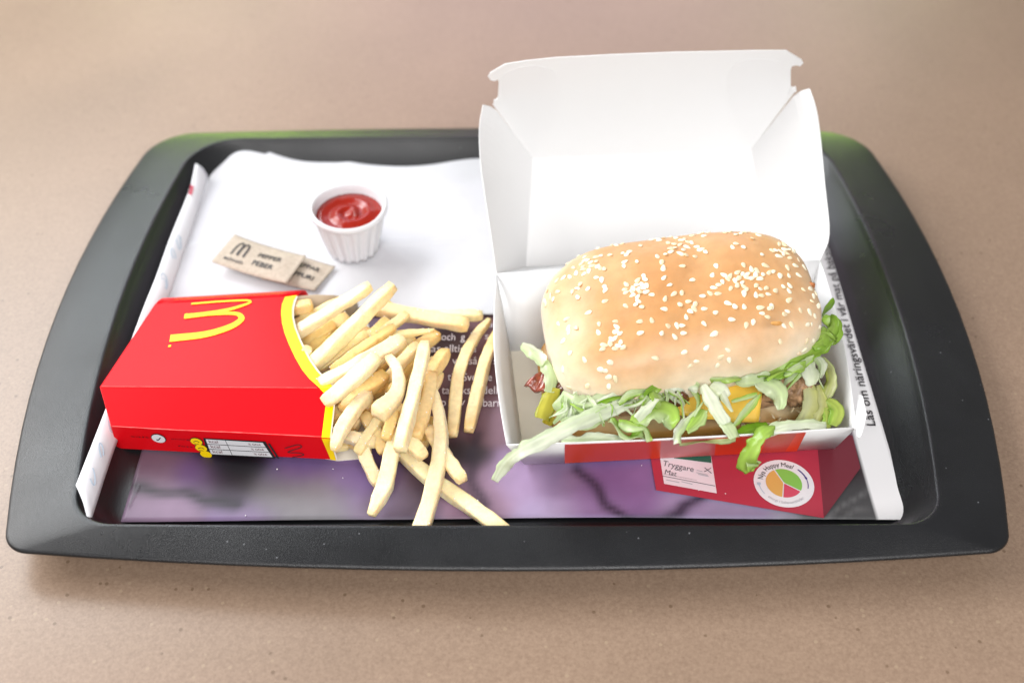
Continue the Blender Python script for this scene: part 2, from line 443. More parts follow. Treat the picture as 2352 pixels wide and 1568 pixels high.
# darker curved streaks (printed onion-ring outlines): polyline, half-width px, colour, strength
STREAKS = [([(1330, 1080), (1352, 1120), (1390, 1165), (1440, 1190), (1510, 1195), (1560, 1180), (1600, 1150), (1630, 1125)], 15, (58, 46, 72), 0.95),
           ([(310, 1118), (420, 1125), (470, 1145), (540, 1150)], 15, (36, 30, 38), 0.95), ([(1800, 1205), (1840, 1185), (1900, 1195)], 12, (110, 108, 112), 0.4),
           ([(1105, 1160), (1085, 1110), (1080, 1060), (1090, 1000)], 14, (52, 40, 54), 0.7), ([(1900, 1205), (1950, 1160), (1985, 1130)], 5, (120, 120, 122), 0.5),
           ([(1930, 1207), (1975, 1175), (2000, 1165)], 5, (116, 116, 118), 0.5)]
BL = [(P(x, y, ZM), r / 4600.0, srgb(*c), w) for x, y, r, c, w in BLOBS]
ST = [([P(x, y, ZM) for x, y in pl], h / 4600.0, srgb(*c), s) for pl, h, c, s in STREAKS]
def print_col(p):
    acc = Vector((0, 0, 0)); tw = 1e-6
    q = p + Vector((noise.noise(p * 60), noise.noise(p * 60 + Vector((5, 5, 5))), 0)) * 0.004
    for c, r, col, w in BL:
        d2 = ((q.x - c.x) ** 2 + (q.y - c.y) ** 2) / (r * r)
        if d2 < 30:
            k = w * (math.exp(-d2 * 2.4) + 0.0002)
            acc += col * k; tw += k
        else:
            acc += col * 1e-6; tw += 1e-6
    c = acc / tw
    for pl, h, col, s in ST:
        dm = 9
        for a, b in zip(pl, pl[1:]):
            ab = b - a; t = max(0, min(1, (q - a).dot(ab) / ab.length_squared)); dm = min(dm, (a + ab * t - q).length)
        k = s * math.exp(-(dm / h) ** 2)
        c = c.lerp(col, k)
    g_ = (c.x * 0.3 + c.y * 0.5 + c.z * 0.2)
    c = Vector((g_, g_, g_)).lerp(c, 0.74)
    return c * (1 + 0.06 * noise.noise(p * 220)) * 0.98
WHITE = Vector((0.80, 0.80, 0.81))
def placemat():
    root = empty('placemat', (0, 0.47, ZM), 'printed paper tray liner with purple photo print and white side margin', 'placemat')
    nx, ny = 200, 90
    v, f, c = [], [], []
    for j in range(ny + 1):
        for i in range(nx + 1):
            x = PX0 + (PX1 - PX0) * i / nx; y = PY0 + (PY1 - PY0) * (j / ny)
            z = ZM
            z += 0.0007 * max(0, 1 - (j / ny) * 14) * (0.6 + 0.5 * math.sin(x * 40)) + 0.00025 * noise.noise(Vector((x * 18, y * 18, 0)))
            yy = y + 0.0012 * math.sin(x * 12 + 1.0) * max(0, 1 - j / 10)
            p = Vector((x, yy, z)); v.append(p)
            if x > 0.1765: c.append(WHITE * 0.97)
            else: c.append(print_col(Vector((x, y, ZM))))
    for j in range(ny):
        for i in range(nx):
            a = j * (nx + 1) + i; f.append((a, a + 1, a + nx + 2, a + nx + 1))
    mk('printed_sheet', v, f, M['print'], root, solid=0.00015, cols=c)
    p0 = Vector((0, 0, ZM + 0.0009))
    # crimson folded-box picture
    decal('red_panel', [(1494, 1050), (1507, 1126), (1892, 1190), (1875, 1000), (1500, 1000)], p0, UP, M['crimson'], root)
    decal('dark_red_panel', [(1875, 1000), (1892, 1190), (1976, 1075), (1958, 1000)], p0, UP, M['maroon'], root)
    card = decal('info_card', [(1514, 1044), (1516, 1054), (1525, 1112), (1646, 1134), (1635, 1062), (1632, 1044)], p0, UP, M['whiteink'], root, 0.0006)
    decal('green_strip', [(1545, 1046), (1548, 1054), (1634, 1065), (1632, 1046)], p0, UP, M['dkgreen'], card, 0.0008)
    g = Geo()
    text_on(g, 'Tryggare', (1521, 1071), (1592, 1086), p0, UP, 0.0009, 0.0, 1.15)
    text_on(g, 'Mat', (1525, 1090), (1553, 1096), p0, UP, 0.0009, 0.0, 1.1)
    ribbon_on(g, [(1522, 1095), (1642, 1118)], [1.5, 1.5], p0, UP, 0.0009)
    ribbon_on(g, [(1523, 1090), (1600, 1105)], [0.6, 0.6], p0, UP, 0.0009)
    ribbon_on(g, [(1618, 1076), (1634, 1089)], [2, 2], p0, UP, 0.0009)
    ribbon_on(g, [(1617, 1085), (1626, 1081), (1633, 1076)], [2, 1.5, 1], p0, UP, 0.0009)
    g.make('card_lettering', M['ink'], card)
    g = Geo()
    for a, b in (((1600, 1082), (1613, 1085)), ((1599, 1087), (1625, 1093)), ((1603, 1091), (1627, 1096)), ((1530, 1104), (1560, 1110)), ((1565, 1108), (1590, 1114))):
        ribbon_on(g, [a, b], [2.2, 2.2], p0, UP, 0.0009)
    g.make('fine_print', M['paleink'], card)
    # round badge
    C = P(1800, 1111, p0.z); rad = 0.0148
    def disc(name, r0, r1, a0, a1, m, par, off, seg=40, center=None, cshift=Vector((0, 0, 0))):
        g = Geo(); c0 = (center or C) + UP * off
        A = [a0 + (a1 - a0) * i / seg for i in range(seg + 1)]
        g.quadstrip([c0 + Vector((math.cos(a) * r1, math.sin(a) * r1, 0)) for a in A], [c0 + cshift + Vector((math.cos(a) * r0, math.sin(a) * r0, 0)) for a in A])
        return g.make(name, m, par)
    badge = disc('round_badge', 0.0, rad, 0, 2 * math.pi, M['paper'], root, 0.0006)
    for a0, a1, m, nm in ((-34, 112, 'green', 'pie_slice'), (112, 257, 'orange', 'pie_slice'), (257, 326, 'rose', 'pie_slice')):
        s = disc(nm, 0.0002, rad * 0.60, R(a0 + 2), R(a1 - 2), M[m], badge, 0.0008, cshift=Vector((math.cos(R((a0 + a1) / 2)), math.sin(R((a0 + a1) / 2)), 0)) * 0.0003)
    g = Geo()
    def arc_text(s, r, a_start, a_end, size, inward=False, bold=0.012):
        v, fs, w = text2d(s, bold)
        k = (a_end - a_start) / w
        pts = []
        for x, y in v:
            a = a_start + x * k
            rr = r + (y * size if not inward else -y * size)
            pts.append(C + Vector((math.cos(a) * rr, math.sin(a) * rr, 0.0009)))
        g.add(pts, fs)
    arc_text('Nya Happy Meal', rad * 0.69, R(168), R(58), rad * 0.27, bold=0.0)
    g.make('badge_lettering', M['black'], badge)
    g = Geo()
    arc_text('energi i balansmåltider', rad * 0.86, R(222), R(312), rad * 0.15, inward=True, bold=0.0)
    g.make('badge_fine_print', M['paleink'], badge)
    g = Geo()
    A = [R(45 - 62 * i / 16) for i in range(17)]
    w = [0.00035 if i < 8 else 0.0006 if i < 9 else 0.0002 for i in range(17)]
    g.quadstrip([C + Vector((math.cos(a), math.sin(a), 0)) * (rad * 0.8 + x) + UP * 0.0009 for a, x in zip(A, w)], [C + Vector((math.cos(a), math.sin(a), 0)) * (rad * 0.8 - x) + UP * 0.0009 for a, x in zip(A, w)])
    g.make('knife_mark', M['indigo'], badge)
    g = Geo()
    A = [R(178 + 34 * i / 12) for i in range(13)]; w = [0.0009 if i < 3 else 0.0002 for i in range(13)]
    g.quadstrip([C + Vector((math.cos(a), math.sin(a), 0)) * (rad * 0.84 + x) + UP * 0.0009 for a, x in zip(A, w)], [C + Vector((math.cos(a), math.sin(a), 0)) * (rad * 0.84 - x) + UP * 0.0009 for a, x in zip(A, w)])
    g.make('fork_mark', M['blueink'], badge)
    # white lettering between fries and burger box
    g = Geo()
    for s, x0, x1, y, sl in (('och', 1013, 1045, 782, 0), ('g', 1058, 1068, 782, 0), ('a', 1122, 1132, 752, 0), ('s', 1113, 1122, 780, 0), ('s', 1126, 1134, 778, 0), ('gas', 976, 1012, 809, 0),
                          ('alltid', 1020, 1068, 809, 0), ('på', 1076, 1094, 809, 0), ('v', 1038, 1050, 837, 0), ('så', 1076, 1096, 837, 0), ('s', 1132, 1142, 837, 0),
                          ('till', 1028, 1050, 874, 0), ('Sverige', 1062, 1130, 875, 0), ('d', 1143, 1153, 875, 0), ('ta', 1014, 1032, 905, 0), ('ks', 1060, 1080, 905, 0),
                          ('delle', 1107, 1156, 905, 0), ('p', 1012, 1024, 933, 0), ('v', 1056, 1068, 932, 0), ('barn', 1108, 1152, 934, 0)):
        text_on(g, s, (x0, y), (x1, y + sl), p0, UP, 0.0003, 0.0, height=0.0082)
    g.make('white_lettering', M['whiteink'], root)
    g = Geo()
    text_on(g, 'Läs om näringsvärdet i vår mat på baksidan', (2012, 980), (1898, 545), p0, UP, 0.0003, 0.012, height=0.0066)
    g.make('margin_lettering', M['black'], root)
    g = Geo()
    text_on(g, 'miljövänligt papper', (297, 1165), (322, 1110), p0, UP, 0.0003, 0.0, height=0.002)
    g.make('corner_lettering', M['ink'], root)
placemat()

# ------------------------------------------------------------------ napkin
def napkin():
    nx, ny = 90, 70
    x0, x1 = -0.1985, 0.06
    y0 = P(1130, 723, 0.0085).y; 
    v, f = [], []
    for j in range(ny + 1):
        for i in range(nx + 1):
            u = i / nx; w = j / ny
            x = x0 + (x1 - x0) * u
            top = 0.6150 + 0.0030 * math.sin(u * 9 + 1) * (u > 0.15) + 0.0016 * math.sin(u * 21) - 0.004 * max(0, u - 0.1)
            top -= 0.016 * math.exp(-(u / 0.045) ** 2)
            corner = math.exp(-((u - 0.10) / 0.13) ** 2)
            top += 0.002 * corner
            y = y0 + (top - y0) * w
            z = 0.0088
            rise = max(0.0, y - 0.597)
            z += rise * (0.18 + 0.16 * corner) + 0.2 * max(0, y - 0.612)
            # soft cockles and fold lines
            z += 0.0006 * noise.noise(Vector((x * 22, y * 22, 3))) + 0.0009 * math.exp(-((u - 0.36) / 0.02) ** 2) * w + 0.0004 * math.sin(u * 26) * w * w
            z += 0.0007 * math.exp(-((w - 0.46) / 0.015) ** 2)
            lf = math.exp(-(u / 0.03) ** 2)
            z += 0.0012 * lf
            v.append(Vector((x, y, z)))
    for j in range(ny):
        for i in range(nx):
            a = j * (nx + 1) + i; f.append((a, a + 1, a + nx + 2, a + nx + 1))
    o = mk('paper_napkin', v, f, M['napkin'], solid=0.0003, offset=1.0)
    tag(o, 'plain white paper napkin spread under the ketchup cup, back edge curling up', 'napkin')
napkin()

# ------------------------------------------------------------------ paper sleeve on the left wall
def sleeve():
    Lp = [(174, 1114, 0.026), (242, 940, 0.0225), (320, 731, 0.0195), (359, 633, 0.0190), (392, 542, 0.0185), (434, 439, 0.0185), (449, 376, 0.022)]
    Rp = [(205, 1206, 0.020), (262, 1032, 0.0150), (352, 786, 0.0118), (385, 692, 0.0112), (413, 607, 0.0110), (444, 517, 0.0108), (478, 407, 0.0112)]
    A, _ = smooth_path([P(*p) for p in Lp], [0] * 7, 8)
    B, _ = smooth_path([P(*p) for p in Rp], [0] * 7, 8)
    v, f, n = [], [], len(A)
    K = 6
    for k in range(K + 1):
        t = k / K
        for i in range(n):
            p = A[i].lerp(B[i], t)
            nrm = Vector((0.55, 0, 0.83))
            p = p + nrm * (0.0016 * math.sin(math.pi * t) + 0.0003 * noise.noise(Vector((i * 0.5, k * 0.8, 1))))
            v.append(p)
    for k in range(K):
        for i in range(n - 1):
            a = k * n + i; f.append((a, a + 1, a + n + 1, a + n))
    o = mk('straw_sleeve', v, f, M['paper'], solid=0.0006, offset=0)
    tag(o, 'long white paper sleeve with faint printed letters lying along the tray wall', 'straw sleeve')
    def loc(t, i):
        return A[i].lerp(B[i], t) + Vector((0.55, 0, 0.83)) * (0.0016 * math.sin(math.pi * t) + 0.0007)
    g = Geo()
    def mark(pts, w=0.0007):
        Lq, Rq = [], []
        q = [A[int(i)].lerp(A[min(int(i) + 1, n - 1)], i - int(i)).lerp(B[int(i)].lerp(B[min(int(i) + 1, n - 1)], i - int(i)), t) + Vector((0.55, 0, 0.83)) * (0.0016 * math.sin(math.pi * t) + 0.0011) for t, i in pts]
        for k, p in enumerate(q):
            tt = (q[min(k + 1, len(q) - 1)] - q[max(0, k - 1)]).normalized(); s = Vector((0.55, 0, 0.83)).cross(tt)
            Lq.append(p + s * w / 2); Rq.append(p - s * w / 2)
        g.quadstrip(Lq, Rq)
    def ring(ci, ct, ri, rt, a0=0, a1=360):
        mark([(ct + rt * math.cos(R(a0 + (a1 - a0) * k / 14)), ci + ri * math.sin(R(a0 + (a1 - a0) * k / 14))) for k in range(15)])
    ring(24.8, 0.45, 0.8, 0.25, -60, 200); ring(30.3, 0.45, 0.5, 0.22, 30, 290); ring(33.0, 0.5, 0.6, 0.22, -150, 140)
    mark([(0.3, 33.2), (0.5, 33.9), (0.6, 33.3)])
    ring(8.2, 0.45, 0.55, 0.2, 0, 350); ring(5.4, 0.45, 0.35, 0.18, 30, 300); ring(2.6, 0.4, 0.5, 0.25, -90, 100)
    mark([(0.25, 24.3), (0.5, 25.2), (0.72, 24.4)])
    g.make('printed_marks', M['blueink'], o)['kind'] = 'stuff'
    g = Geo(); mark([(0.05, 41.5), (0.12, 40.6), (0.10, 39.6)], 0.0022); g.make('red_mark', M['redink'], o)
sleeve()

# ------------------------------------------------------------------ seasoning packets
def arch_mark(g, p0, n, scale, O, U, V, off):
    """the curved letter M as two tall arches"""
    def arch(x0, sgn):
        pts, w = [], []
        for k in range(19):
            a = math.pi * k / 18
            x = 0.5 - 0.5 * math.cos(a)
            y = math.sin(a) ** 0.62 if 0 < k < 18 else 0
            pts.append((x0 + x * 0.52, y * (1.0)))
            th = 0.10 + 0.05 * abs(math.cos(a))
            w.append(th)
        L_, R_ = [], []
        for i, (x, y) in enumerate(pts):
            xa, ya = pts[max(0, i - 1)]; xb, yb = pts[min(18, i + 1)]
            dx, dy = xb - xa, yb - ya; l = math.hypot(dx, dy); sx, sy = -dy / l, dx / l
            for lst, s in ((L_, 1), (R_, -1)):
                X, Y = x + s * sx * w[i] / 2, y + s * sy * w[i] / 2
                lst.append(O + U * X * scale + V * Y * scale + n * off)
        g.quadstrip(L_, R_)
    arch(0.0, 1); arch(0.48, 1)
def packet(corners, z, label, cells, tilt=0.0):
    A, B, C_, D = [P(x, y, z) for x, y in corners]    # TL, BL, BR, TR
    nx, ny = 26, 12
    v, f = [], []
    for s in (1, -1):
        for j in range(ny + 1):
            for i in range(nx + 1):
                u, w = i / nx, j / ny
                p = (B.lerp(C_, u)).lerp(A.lerp(D, u), w)
                e = min(u, 1 - u) / 0.07
                b = max(0.0, min(1, (min(u, 1 - u) - 0.06) / 0.14)) ** 0.7 * (math.sin(math.pi * w)) ** 0.7
                b *= 1 + 0.35 * noise.noise(Vector((u * 4, w * 3, z * 900)))
                wav = 0.00035 * math.sin(w * 40) * (1 if min(u, 1 - u) < 0.06 else 0)
                bend = tilt * (u - 0.5) ** 2
                v.append(p + UP * (s * (0.0002 + b * 0.0017) + wav + bend + 0.0004 * noise.noise(Vector((u * 6, w * 2, 1)))))
    n1 = (nx + 1) * (ny + 1)
    for s in (0, 1):
        for j in range(ny):
            for i in range(nx):
                a = s * n1 + j * (nx + 1) + i; f.append((a, a + 1, a + nx + 2, a + nx + 1))
    per = [i for i in range(nx + 1)] + [j * (nx + 1) + nx for j in range(1, ny + 1)] + [ny * (nx + 1) + i for i in range(nx - 1, -1, -1)] + [j * (nx + 1) for j in range(ny - 1, 0, -1)]
    for a, b in zip(per, per[1:] + per[:1]): f.append((a, b, b + n1, a + n1))
    o = mk('seasoning_packet', v, f, M['kraft'])
    tag(o, label, 'seasoning packet', 'brown paper seasoning packets')
    U = (C_ - B); V = (A - B)
    def top(u, w):
        b = max(0.0, min(1, (min(u, 1 - u) - 0.06) / 0.14)) ** 0.7 * max(0, math.sin(math.pi * max(0, min(1, w)))) ** 0.7
        b *= 1 + 0.35 * noise.noise(Vector((u * 4, w * 3, z * 900)))
        return B.lerp(C_, u).lerp(A.lerp(D, u), w) + UP * (0.0006 + b * 0.0017 + tilt * (u - 0.5) ** 2 + 0.0004 * noise.noise(Vector((u * 6, w * 2, 1))))
    g = Geo()
    for item in cells:
        if item[0] == 'M':
            _, u0, w0, su, sw = item
            gg = Geo(); arch_mark(gg, None, Vector((0, 0, 0)), 1.0, Vector((0, 0, 0)), Vector((1, 0, 0)), Vector((0, 1, 0)), 0)
            g.add([top(u0 + p.x * su, w0 + p.y * sw) for p in gg.v], gg.f)
        else:
            s, u0, u1, w0, hh = item
            vv, ff, wd = text2d(s, 0.02)
            g.add([top(u0 + (u1 - u0) * x / wd, w0 + y * hh) for x, y in vv], ff)
    g.make('packet_print', M['black'], o)
packet([(640, 573), (600, 640), (722, 668), (770, 612)], 0.0112, 'brown pepper packet mostly tucked beneath the other packet', [('PIPPURI', 0.40, 0.86, 0.26, 0.20), ('PEPPAR', 0.44, 0.86, 0.58, 0.20)])
packet([(540, 543), (487, 605), (659, 655), (704, 592)], 0.0150, 'uppermost brown pepper packet with black arched letter M', [('M', 0.15, 0.36, 0.165, 0.42), ('McDonald\'s', 0.10, 0.36, 0.17, 0.12), ('PEPPER', 0.46, 0.78, 0.52, 0.20), ('PEBER', 0.46, 0.74, 0.24, 0.20)], tilt=0.006)

# ------------------------------------------------------------------ ketchup cup
def cup():
    c = P(815, 569, 0.0098); ctr = Vector((c.x - 0.0008, c.y, 0.0098))
    H, r0, r1 = 0.0325, 0.0136, 0.0216
    root = empty('paper_cup', ctr, 'small white pleated paper cup holding ketchup on the napkin', 'cup')
    NP = 18
    seg = NP * 12
    def rr(a, t):
        ph = (a * NP / (2 * math.pi)) % 1.0
        pl = (1.0 if ph < 0.5 else 0.0)
        edge = min(abs(ph - 0.5), min(ph, 1 - ph)) / 0.05
        s = min(1, edge)
        pl = 0.5 + (pl - 0.5) * s
        return r0 + (r1 - r0) * t + 0.0019 * pl * (1 - 0.7 * t) * (0.4 + 0.6 * min(1, t * 3 + 0.4))
    def rim_z(a): return 0.0007 * math.sin(2 * a + 0.6)
    v, f = [], []
    rings = [0.0, 0.08, 0.3, 0.55, 0.8, 0.88]
    for t in rings:
        for i in range(seg):
            a = 2 * math.pi * i / seg; r = rr(a, t)
            v.append(ctr + Vector((math.cos(a) * r, math.sin(a) * r, H * t + rim_z(a) * t)))
    for k in range(len(rings) - 1):
        for i in range(seg):
            a = k * seg + i; b = k * seg + (i + 1) % seg; f.append((a, b, b + seg, a + seg))
    f.append(tuple(reversed(range(seg))))
    mk('cup_wall', v, f, M['cup'], root, solid=0.0003, offset=-1)
    # rolled rim
    prof = [(-0.0012, -0.0042), (0.0004, -0.0040), (0.0012, -0.0030), (0.0013, -0.0012), (0.0006, 0.0), (-0.0004, 0.0001), (-0.0012, -0.0008), (-0.0016, -0.004), (-0.0052, -0.020)]
    v, f = [], []; S = 96
    for dr, dz in prof:
        for i in range(S):
            a = 2 * math.pi * i / S; r = r1 + dr + 0.0003 * math.sin(2 * a)
            v.append(ctr + Vector((math.cos(a) * r, math.sin(a) * r, H + dz + rim_z(a) + 0.00015 * noise.noise(Vector((math.cos(a) * 4, math.sin(a) * 4, dr * 900))))))
    for k in range(len(prof) - 1):
        for i in range(S):
            a = k * S + i; b = k * S + (i + 1) % S; f.append((a, b, b + S, a + S))
    mk('cup_rim', v, f, M['cup'], root)
    # ketchup: its own thing, sitting in the cup
    v, f = [], []; RN = 26; zt = H - 0.0055
    for k in range(RN + 1):
        rho = k / RN
        for i in range(S):
            a = 2 * math.pi * i / S
            r = rho * (r1 - 0.0019)
            sw = math.sin(rho * 11.5 - a + 0.8) * (0.0012 * (1 - rho) + 0.0004) * min(1, rho * 4) * (1 - rho ** 4)
            peak = 0.0030 * math.exp(-((r * math.cos(a) - 0.0035) ** 2 + (r * math.sin(a) + 0.001) ** 2) / 0.0022 ** 2)
            blob = 0.00022 * noise.noise(Vector((r * math.cos(a) * 260, r * math.sin(a) * 260, 2)))
            v.append(ctr + Vector((math.cos(a) * r, math.sin(a) * r, zt + sw + peak + blob - 0.001 * (rho ** 6))))
    b0 = len(v)
    for k in range(RN):
        for i in range(S):
            a = k * S + i; b = k * S + (i + 1) % S; f.append((a, b, b + S, a + S))
    for i in range(S):
        a = 2 * math.pi * i / S; r = r1 - 0.0062
        v.append(ctr + Vector((math.cos(a) * r, math.sin(a) * r, zt - 0.006)))
    for i in range(S):
        f.append((RN * S + i, RN * S + (i + 1) % S, b0 + (i + 1) % S, b0 + i))
    f.append(tuple(b0 + i for i in range(S)))
    o = mk('ketchup', v, f, M['ketchup'])
    tag(o, 'swirl of glossy red ketchup inside the white paper cup', 'ketchup')
cup()

# ------------------------------------------------------------------ fries carton
def carton():
    root = empty('fries_carton', P(500, 900, 0.008), 'red card fries carton lying on its back with yellow edged mouth', 'fries carton')
    ZB = 0.0076
    Bl, Br, Cl = P(230, 888, 0.031), P(770, 892, 0.037), P(256, 979, 0.0265)
    Al = P(357, 698, 0.031)
    n1 = plane3(Al, Bl, Br); n2 = plane3(Bl, Br, Cl)
    Dl, Cr = P(270, 1029, ZB), onplane(758, 1006, Bl, n2)
    n3 = plane3(Cl, Cr, Dl)
    if n3.y > 0: n3 = -n3
    pl1 = lambda x, y: onplane(x, y, Bl, n1)
    pl2 = lambda x, y: onplane(x, y, Bl, n2)
    pl3 = lambda x, y: onplane(x, y, Cl, n3)
    mouth1 = [(682, 679), (675, 690), (671, 707), (671, 728), (676, 752), (686, 778), (697, 803), (711, 829), (727, 852), (745, 871), (770, 892)]
    red1 = [(655, 683), (648, 700), (646, 719), (648, 742), (654, 766), (664, 792), (678, 822), (694, 850), (711, 871), (730, 888)]
    left1 = lambda t: (357 + (230 - 357) * t, 698 + (888 - 698) * t)
    # front panel (upper half): rows from ridge to crease
    g = Geo()
    mo = [pl1(*p) for p in mouth1]
    le = [pl1(*left1(i / (len(mouth1) - 1))) for i in range(len(mouth1))]
    K = 8
    for i in range(len(mo) - 1):
        Lq = [le[i].lerp(mo[i], k / K) for k in range(K + 1)]; Rq = [le[i + 1].lerp(mo[i + 1], k / K) for k in range(K + 1)]
        g.quadstrip(Lq, Rq)
    fp = g.make('front_panel', M['red'], root, solid=0.0005, offset=-1, smooth=False)
    # ridge turning over to the far side
    g = Geo()
    ridge_l, ridge_r = le[0], mo[0]
    prof = [(0, 0), (0.003, -0.0004), (0.007, -0.0022), (0.011, -0.0062), (0.013, -0.012), (0.0135, -0.0195)]
    rows = []
    for k, (dy, dz) in enumerate(prof):
        t = k / (len(prof) - 1)
        a = ridge_l + Vector((0.004 * t, dy, dz)); b = ridge_r + Vector((0.004 * t, dy + 0.001, dz - 0.001))
        a.z = max(a.z, ZB); b.z = max(b.z, ZB)
        rows.append([a.lerp(b, q / 8) for q in range(9)])
    for r0, r1 in zip(rows, rows[1:]): g.quadstrip(r0, r1)
    g.make('far_side_panel', M['red'], root, solid=0.0005, offset=-1, smooth=True)
    # pale lining of the far wall, taller than the front
    g = Geo()
    tops = [P(640, 684, 0.033), P(684, 680, 0.032), P(725, 677, 0.030), P(765, 678, 0.027), P(790, 681, 0.0235), P(808, 688, 0.0185), P(822, 697, 0.0110)]
    low = [Vector((p.x, p.y - 0.002, ZB)) for p in tops]
    for t0, t1 in ((0, 0.4), (0.4, 1)):
        g.quadstrip([a.lerp(b, t0) for a, b in zip(tops, low)], [a.lerp(b, t1) for a, b in zip(tops, low)])
    g.make('inner_lining', M['lining'], root, solid=0.0005, smooth=True)
    # lower front facet
    q2 = [pl2(230, 888), pl2(770, 892), pl2(768, 917), pl2(758, 1006), pl2(256, 979)]
    mk('lower_front_panel', q2, [(0, 1, 2, 3, 4)], M['red'], root, smooth=False, solid=0.0005, offset=-1)
    q3 = [pl3(256, 979), pl3(758, 1006), pl3(772, 1055), pl3(270, 1029)]
    sp = mk('side_panel', q3, [(0, 1, 2, 3)], M['red'], root, smooth=False, solid=0.0005, offset=-1)
    # base end and back panel
    v = [le[-1], q2[4], q3[3], Vector((rows[-1][0].x, rows[-1][0].y, ZB)), rows[-1][0], le[0]]
    mk('base_panel', v, [(0, 1, 2, 3), (0, 3, 4, 5)], M['red'], root, smooth=False, solid=0.0004)
    br = P(835, 1052, ZB); tr = P(868, 700, ZB)
    back = [q3[3] + Vector((0.006, 0.006, 0)), q3[2] + Vector((-0.012, 0.006, 0)), P(776, 1057, ZB), br]
    top = [P(868, 905, ZB), P(862, 800, ZB), P(838, 715, ZB), rows[-1][8], Vector((rows[-1][0].x, rows[-1][0].y, ZB))]
    vv = [Vector((p.x, p.y, ZB)) for p in back + top]
    mk('back_panel', vv, [tuple(range(len(vv)))], M['cream'], root, smooth=False, solid=0.0005, offset=-1)
    # inner lining seen through the mouth
    # yellow edge band
    g = Geo()
    L_ = [pl1(*p) + n1 * 0.0004 for p in mouth1[:-1]] + [pl1(757, 881) + n1 * 0.0004]
    R_ = [pl1(*p) + n1 * 0.0004 for p in red1] + [pl1(733, 891) + n1 * 0.0004]
    g.quadstrip(L_, R_)
    L_ = [pl1(757, 881) + n1 * 0.0004, Br + n1 * 0.0004]; R_ = [pl1(733, 891) + n1 * 0.0004, pl1(735, 892) + n1 * 0.0004]
    g.quadstrip(L_, R_)
    L_ = [Br + n2 * 0.0004, pl2(768, 917) + n2 * 0.0004, pl2(758, 1006) + n2 * 0.0004]
    R_ = [pl2(734, 892) + n2 * 0.0004, pl2(751, 910) + n2 * 0.0004, pl2(739, 1005) + n2 * 0.0004]
    g.quadstrip(L_, R_)
    L_ = [pl3(758, 1006) + n3 * 0.0004, pl3(772, 1055) + n3 * 0.0004]; R_ = [pl3(739, 1005) + n3 * 0.0004, pl3(760, 1054) + n3 * 0.0004]
    g.quadstrip(L_, R_)
    g.make('yellow_edge', M['yellow'], root)
    g = Geo()
    ins = [(684, 680), (679, 692), (675, 708), (675, 728), (680, 751), (690, 776), (701, 800), (715, 826), (731, 849), (748, 868), (773, 889)]
    g.quadstrip([pl1(*p) + n1 * 0.0002 for p in mouth1], [pl1(*p) - n1 * 0.0002 for p in ins])
    g.quadstrip([Br + n2 * 0.0002, pl2(768, 917) + n2 * 0.0002, pl2(758, 1006) + n2 * 0.0002], [pl2(773, 890), pl2(771, 918), pl2(761, 1006)])
    g.quadstrip([pl3(758, 1006) + n3 * 0.0002, pl3(772, 1055) + n3 * 0.0002], [pl3(761, 1005), pl3(775, 1054)])
    g.make('board_edge', M['cream'], root)
    for nm, pts, q, nn in (('fold_line', [pl2(258, 979), pl2(400, 987), pl2(560, 994), pl2(738, 1003)], 0.00045, n2), ('fold_line', [pl1(233, 888), pl1(400, 889), pl1(560, 890), pl1(728, 891)], 0.0003, n1)):
        pp, _ = smooth_path(pts, [0] * 4, 16)
        gg = Geo(); gg.quadstrip([p + nn * 0.0003 + Vector((0, q * (0.5 + 0.5 * noise.noise(p * 300)), 0)) for p in pp], [p + nn * 0.0003 - Vector((0, q * (0.5 + 0.5 * noise.noise(p * 410)), 0)) for p in pp])
        gg.make(nm, M['wornred'], root)
    # curved letter M
    g = Geo()
    ribbon_on(g, [(391, 778), (470, 769), (525, 753), (551, 738), (554, 728), (540, 721), (495, 721), (424, 727)], [22, 20, 18, 15, 12, 10, 11, 15], Bl, n1, 0.0004, 8)
    ribbon_on(g, [(424, 728), (480, 721), (530, 711), (568, 699), (575, 694), (562, 691), (500, 694), (440, 699)], [15, 13, 9, 6, 5, 5, 5, 5], Bl, n1, 0.0005, 8)
    ribbon_on(g, [(387, 796), (393, 795)], [6, 6], Bl, n1, 0.0004)
    g.make('letter_mark', M['yellow'], fp)
    # printed side panel
    def sd(name, pts, m, off=0.0004): return decal(name, pts, Cl, n3, m, sp, off)
    sd('print_border', [(467, 1004), (610, 1012), (634, 1051), (478, 1042)], M['black'])
    tb_ = [(473, 1006), (604, 1014), (627, 1048), (486, 1041)]
    a, b, c, d = tb_
    def bil(u, w):
        x = (a[0] * (1 - u) + b[0] * u) * (1 - w) + (d[0] * (1 - u) + c[0] * u) * w
        y = (a[1] * (1 - u) + b[1] * u) * (1 - w) + (d[1] * (1 - u) + c[1] * u) * w
        return x, y
    for w0, w1 in ((0.0, 0.30), (0.34, 0.63), (0.67, 0.97)):
        for u0, u1 in ((0.0, 0.34), (0.35, 1.0)):
            sd('table_cell', [bil(u0, w0), bil(u1, w0), bil(u1, w1), bil(u0, w1)], M['paper'], 0.0006)
    g = Geo()
    for w in (0.2, 0.53, 0.86):
        text_on(g, 'kcal', bil(0.04, w), bil(0.2, w), Cl, n3, 0.0008)
        text_on(g, '% GDA', bil(0.72, w), bil(0.94, w), Cl, n3, 0.0008)
    for s, p, q in (('salt', (300, 1000), (345, 1003)), ('energi', (394, 1006), (440, 1008)), ('fett', (410, 1022), (445, 1025))):
        text_on(g, s, p, q, Cl, n3, 0.0008, height=0.0016)
    g.make('side_lettering', M['dkred'], sp)
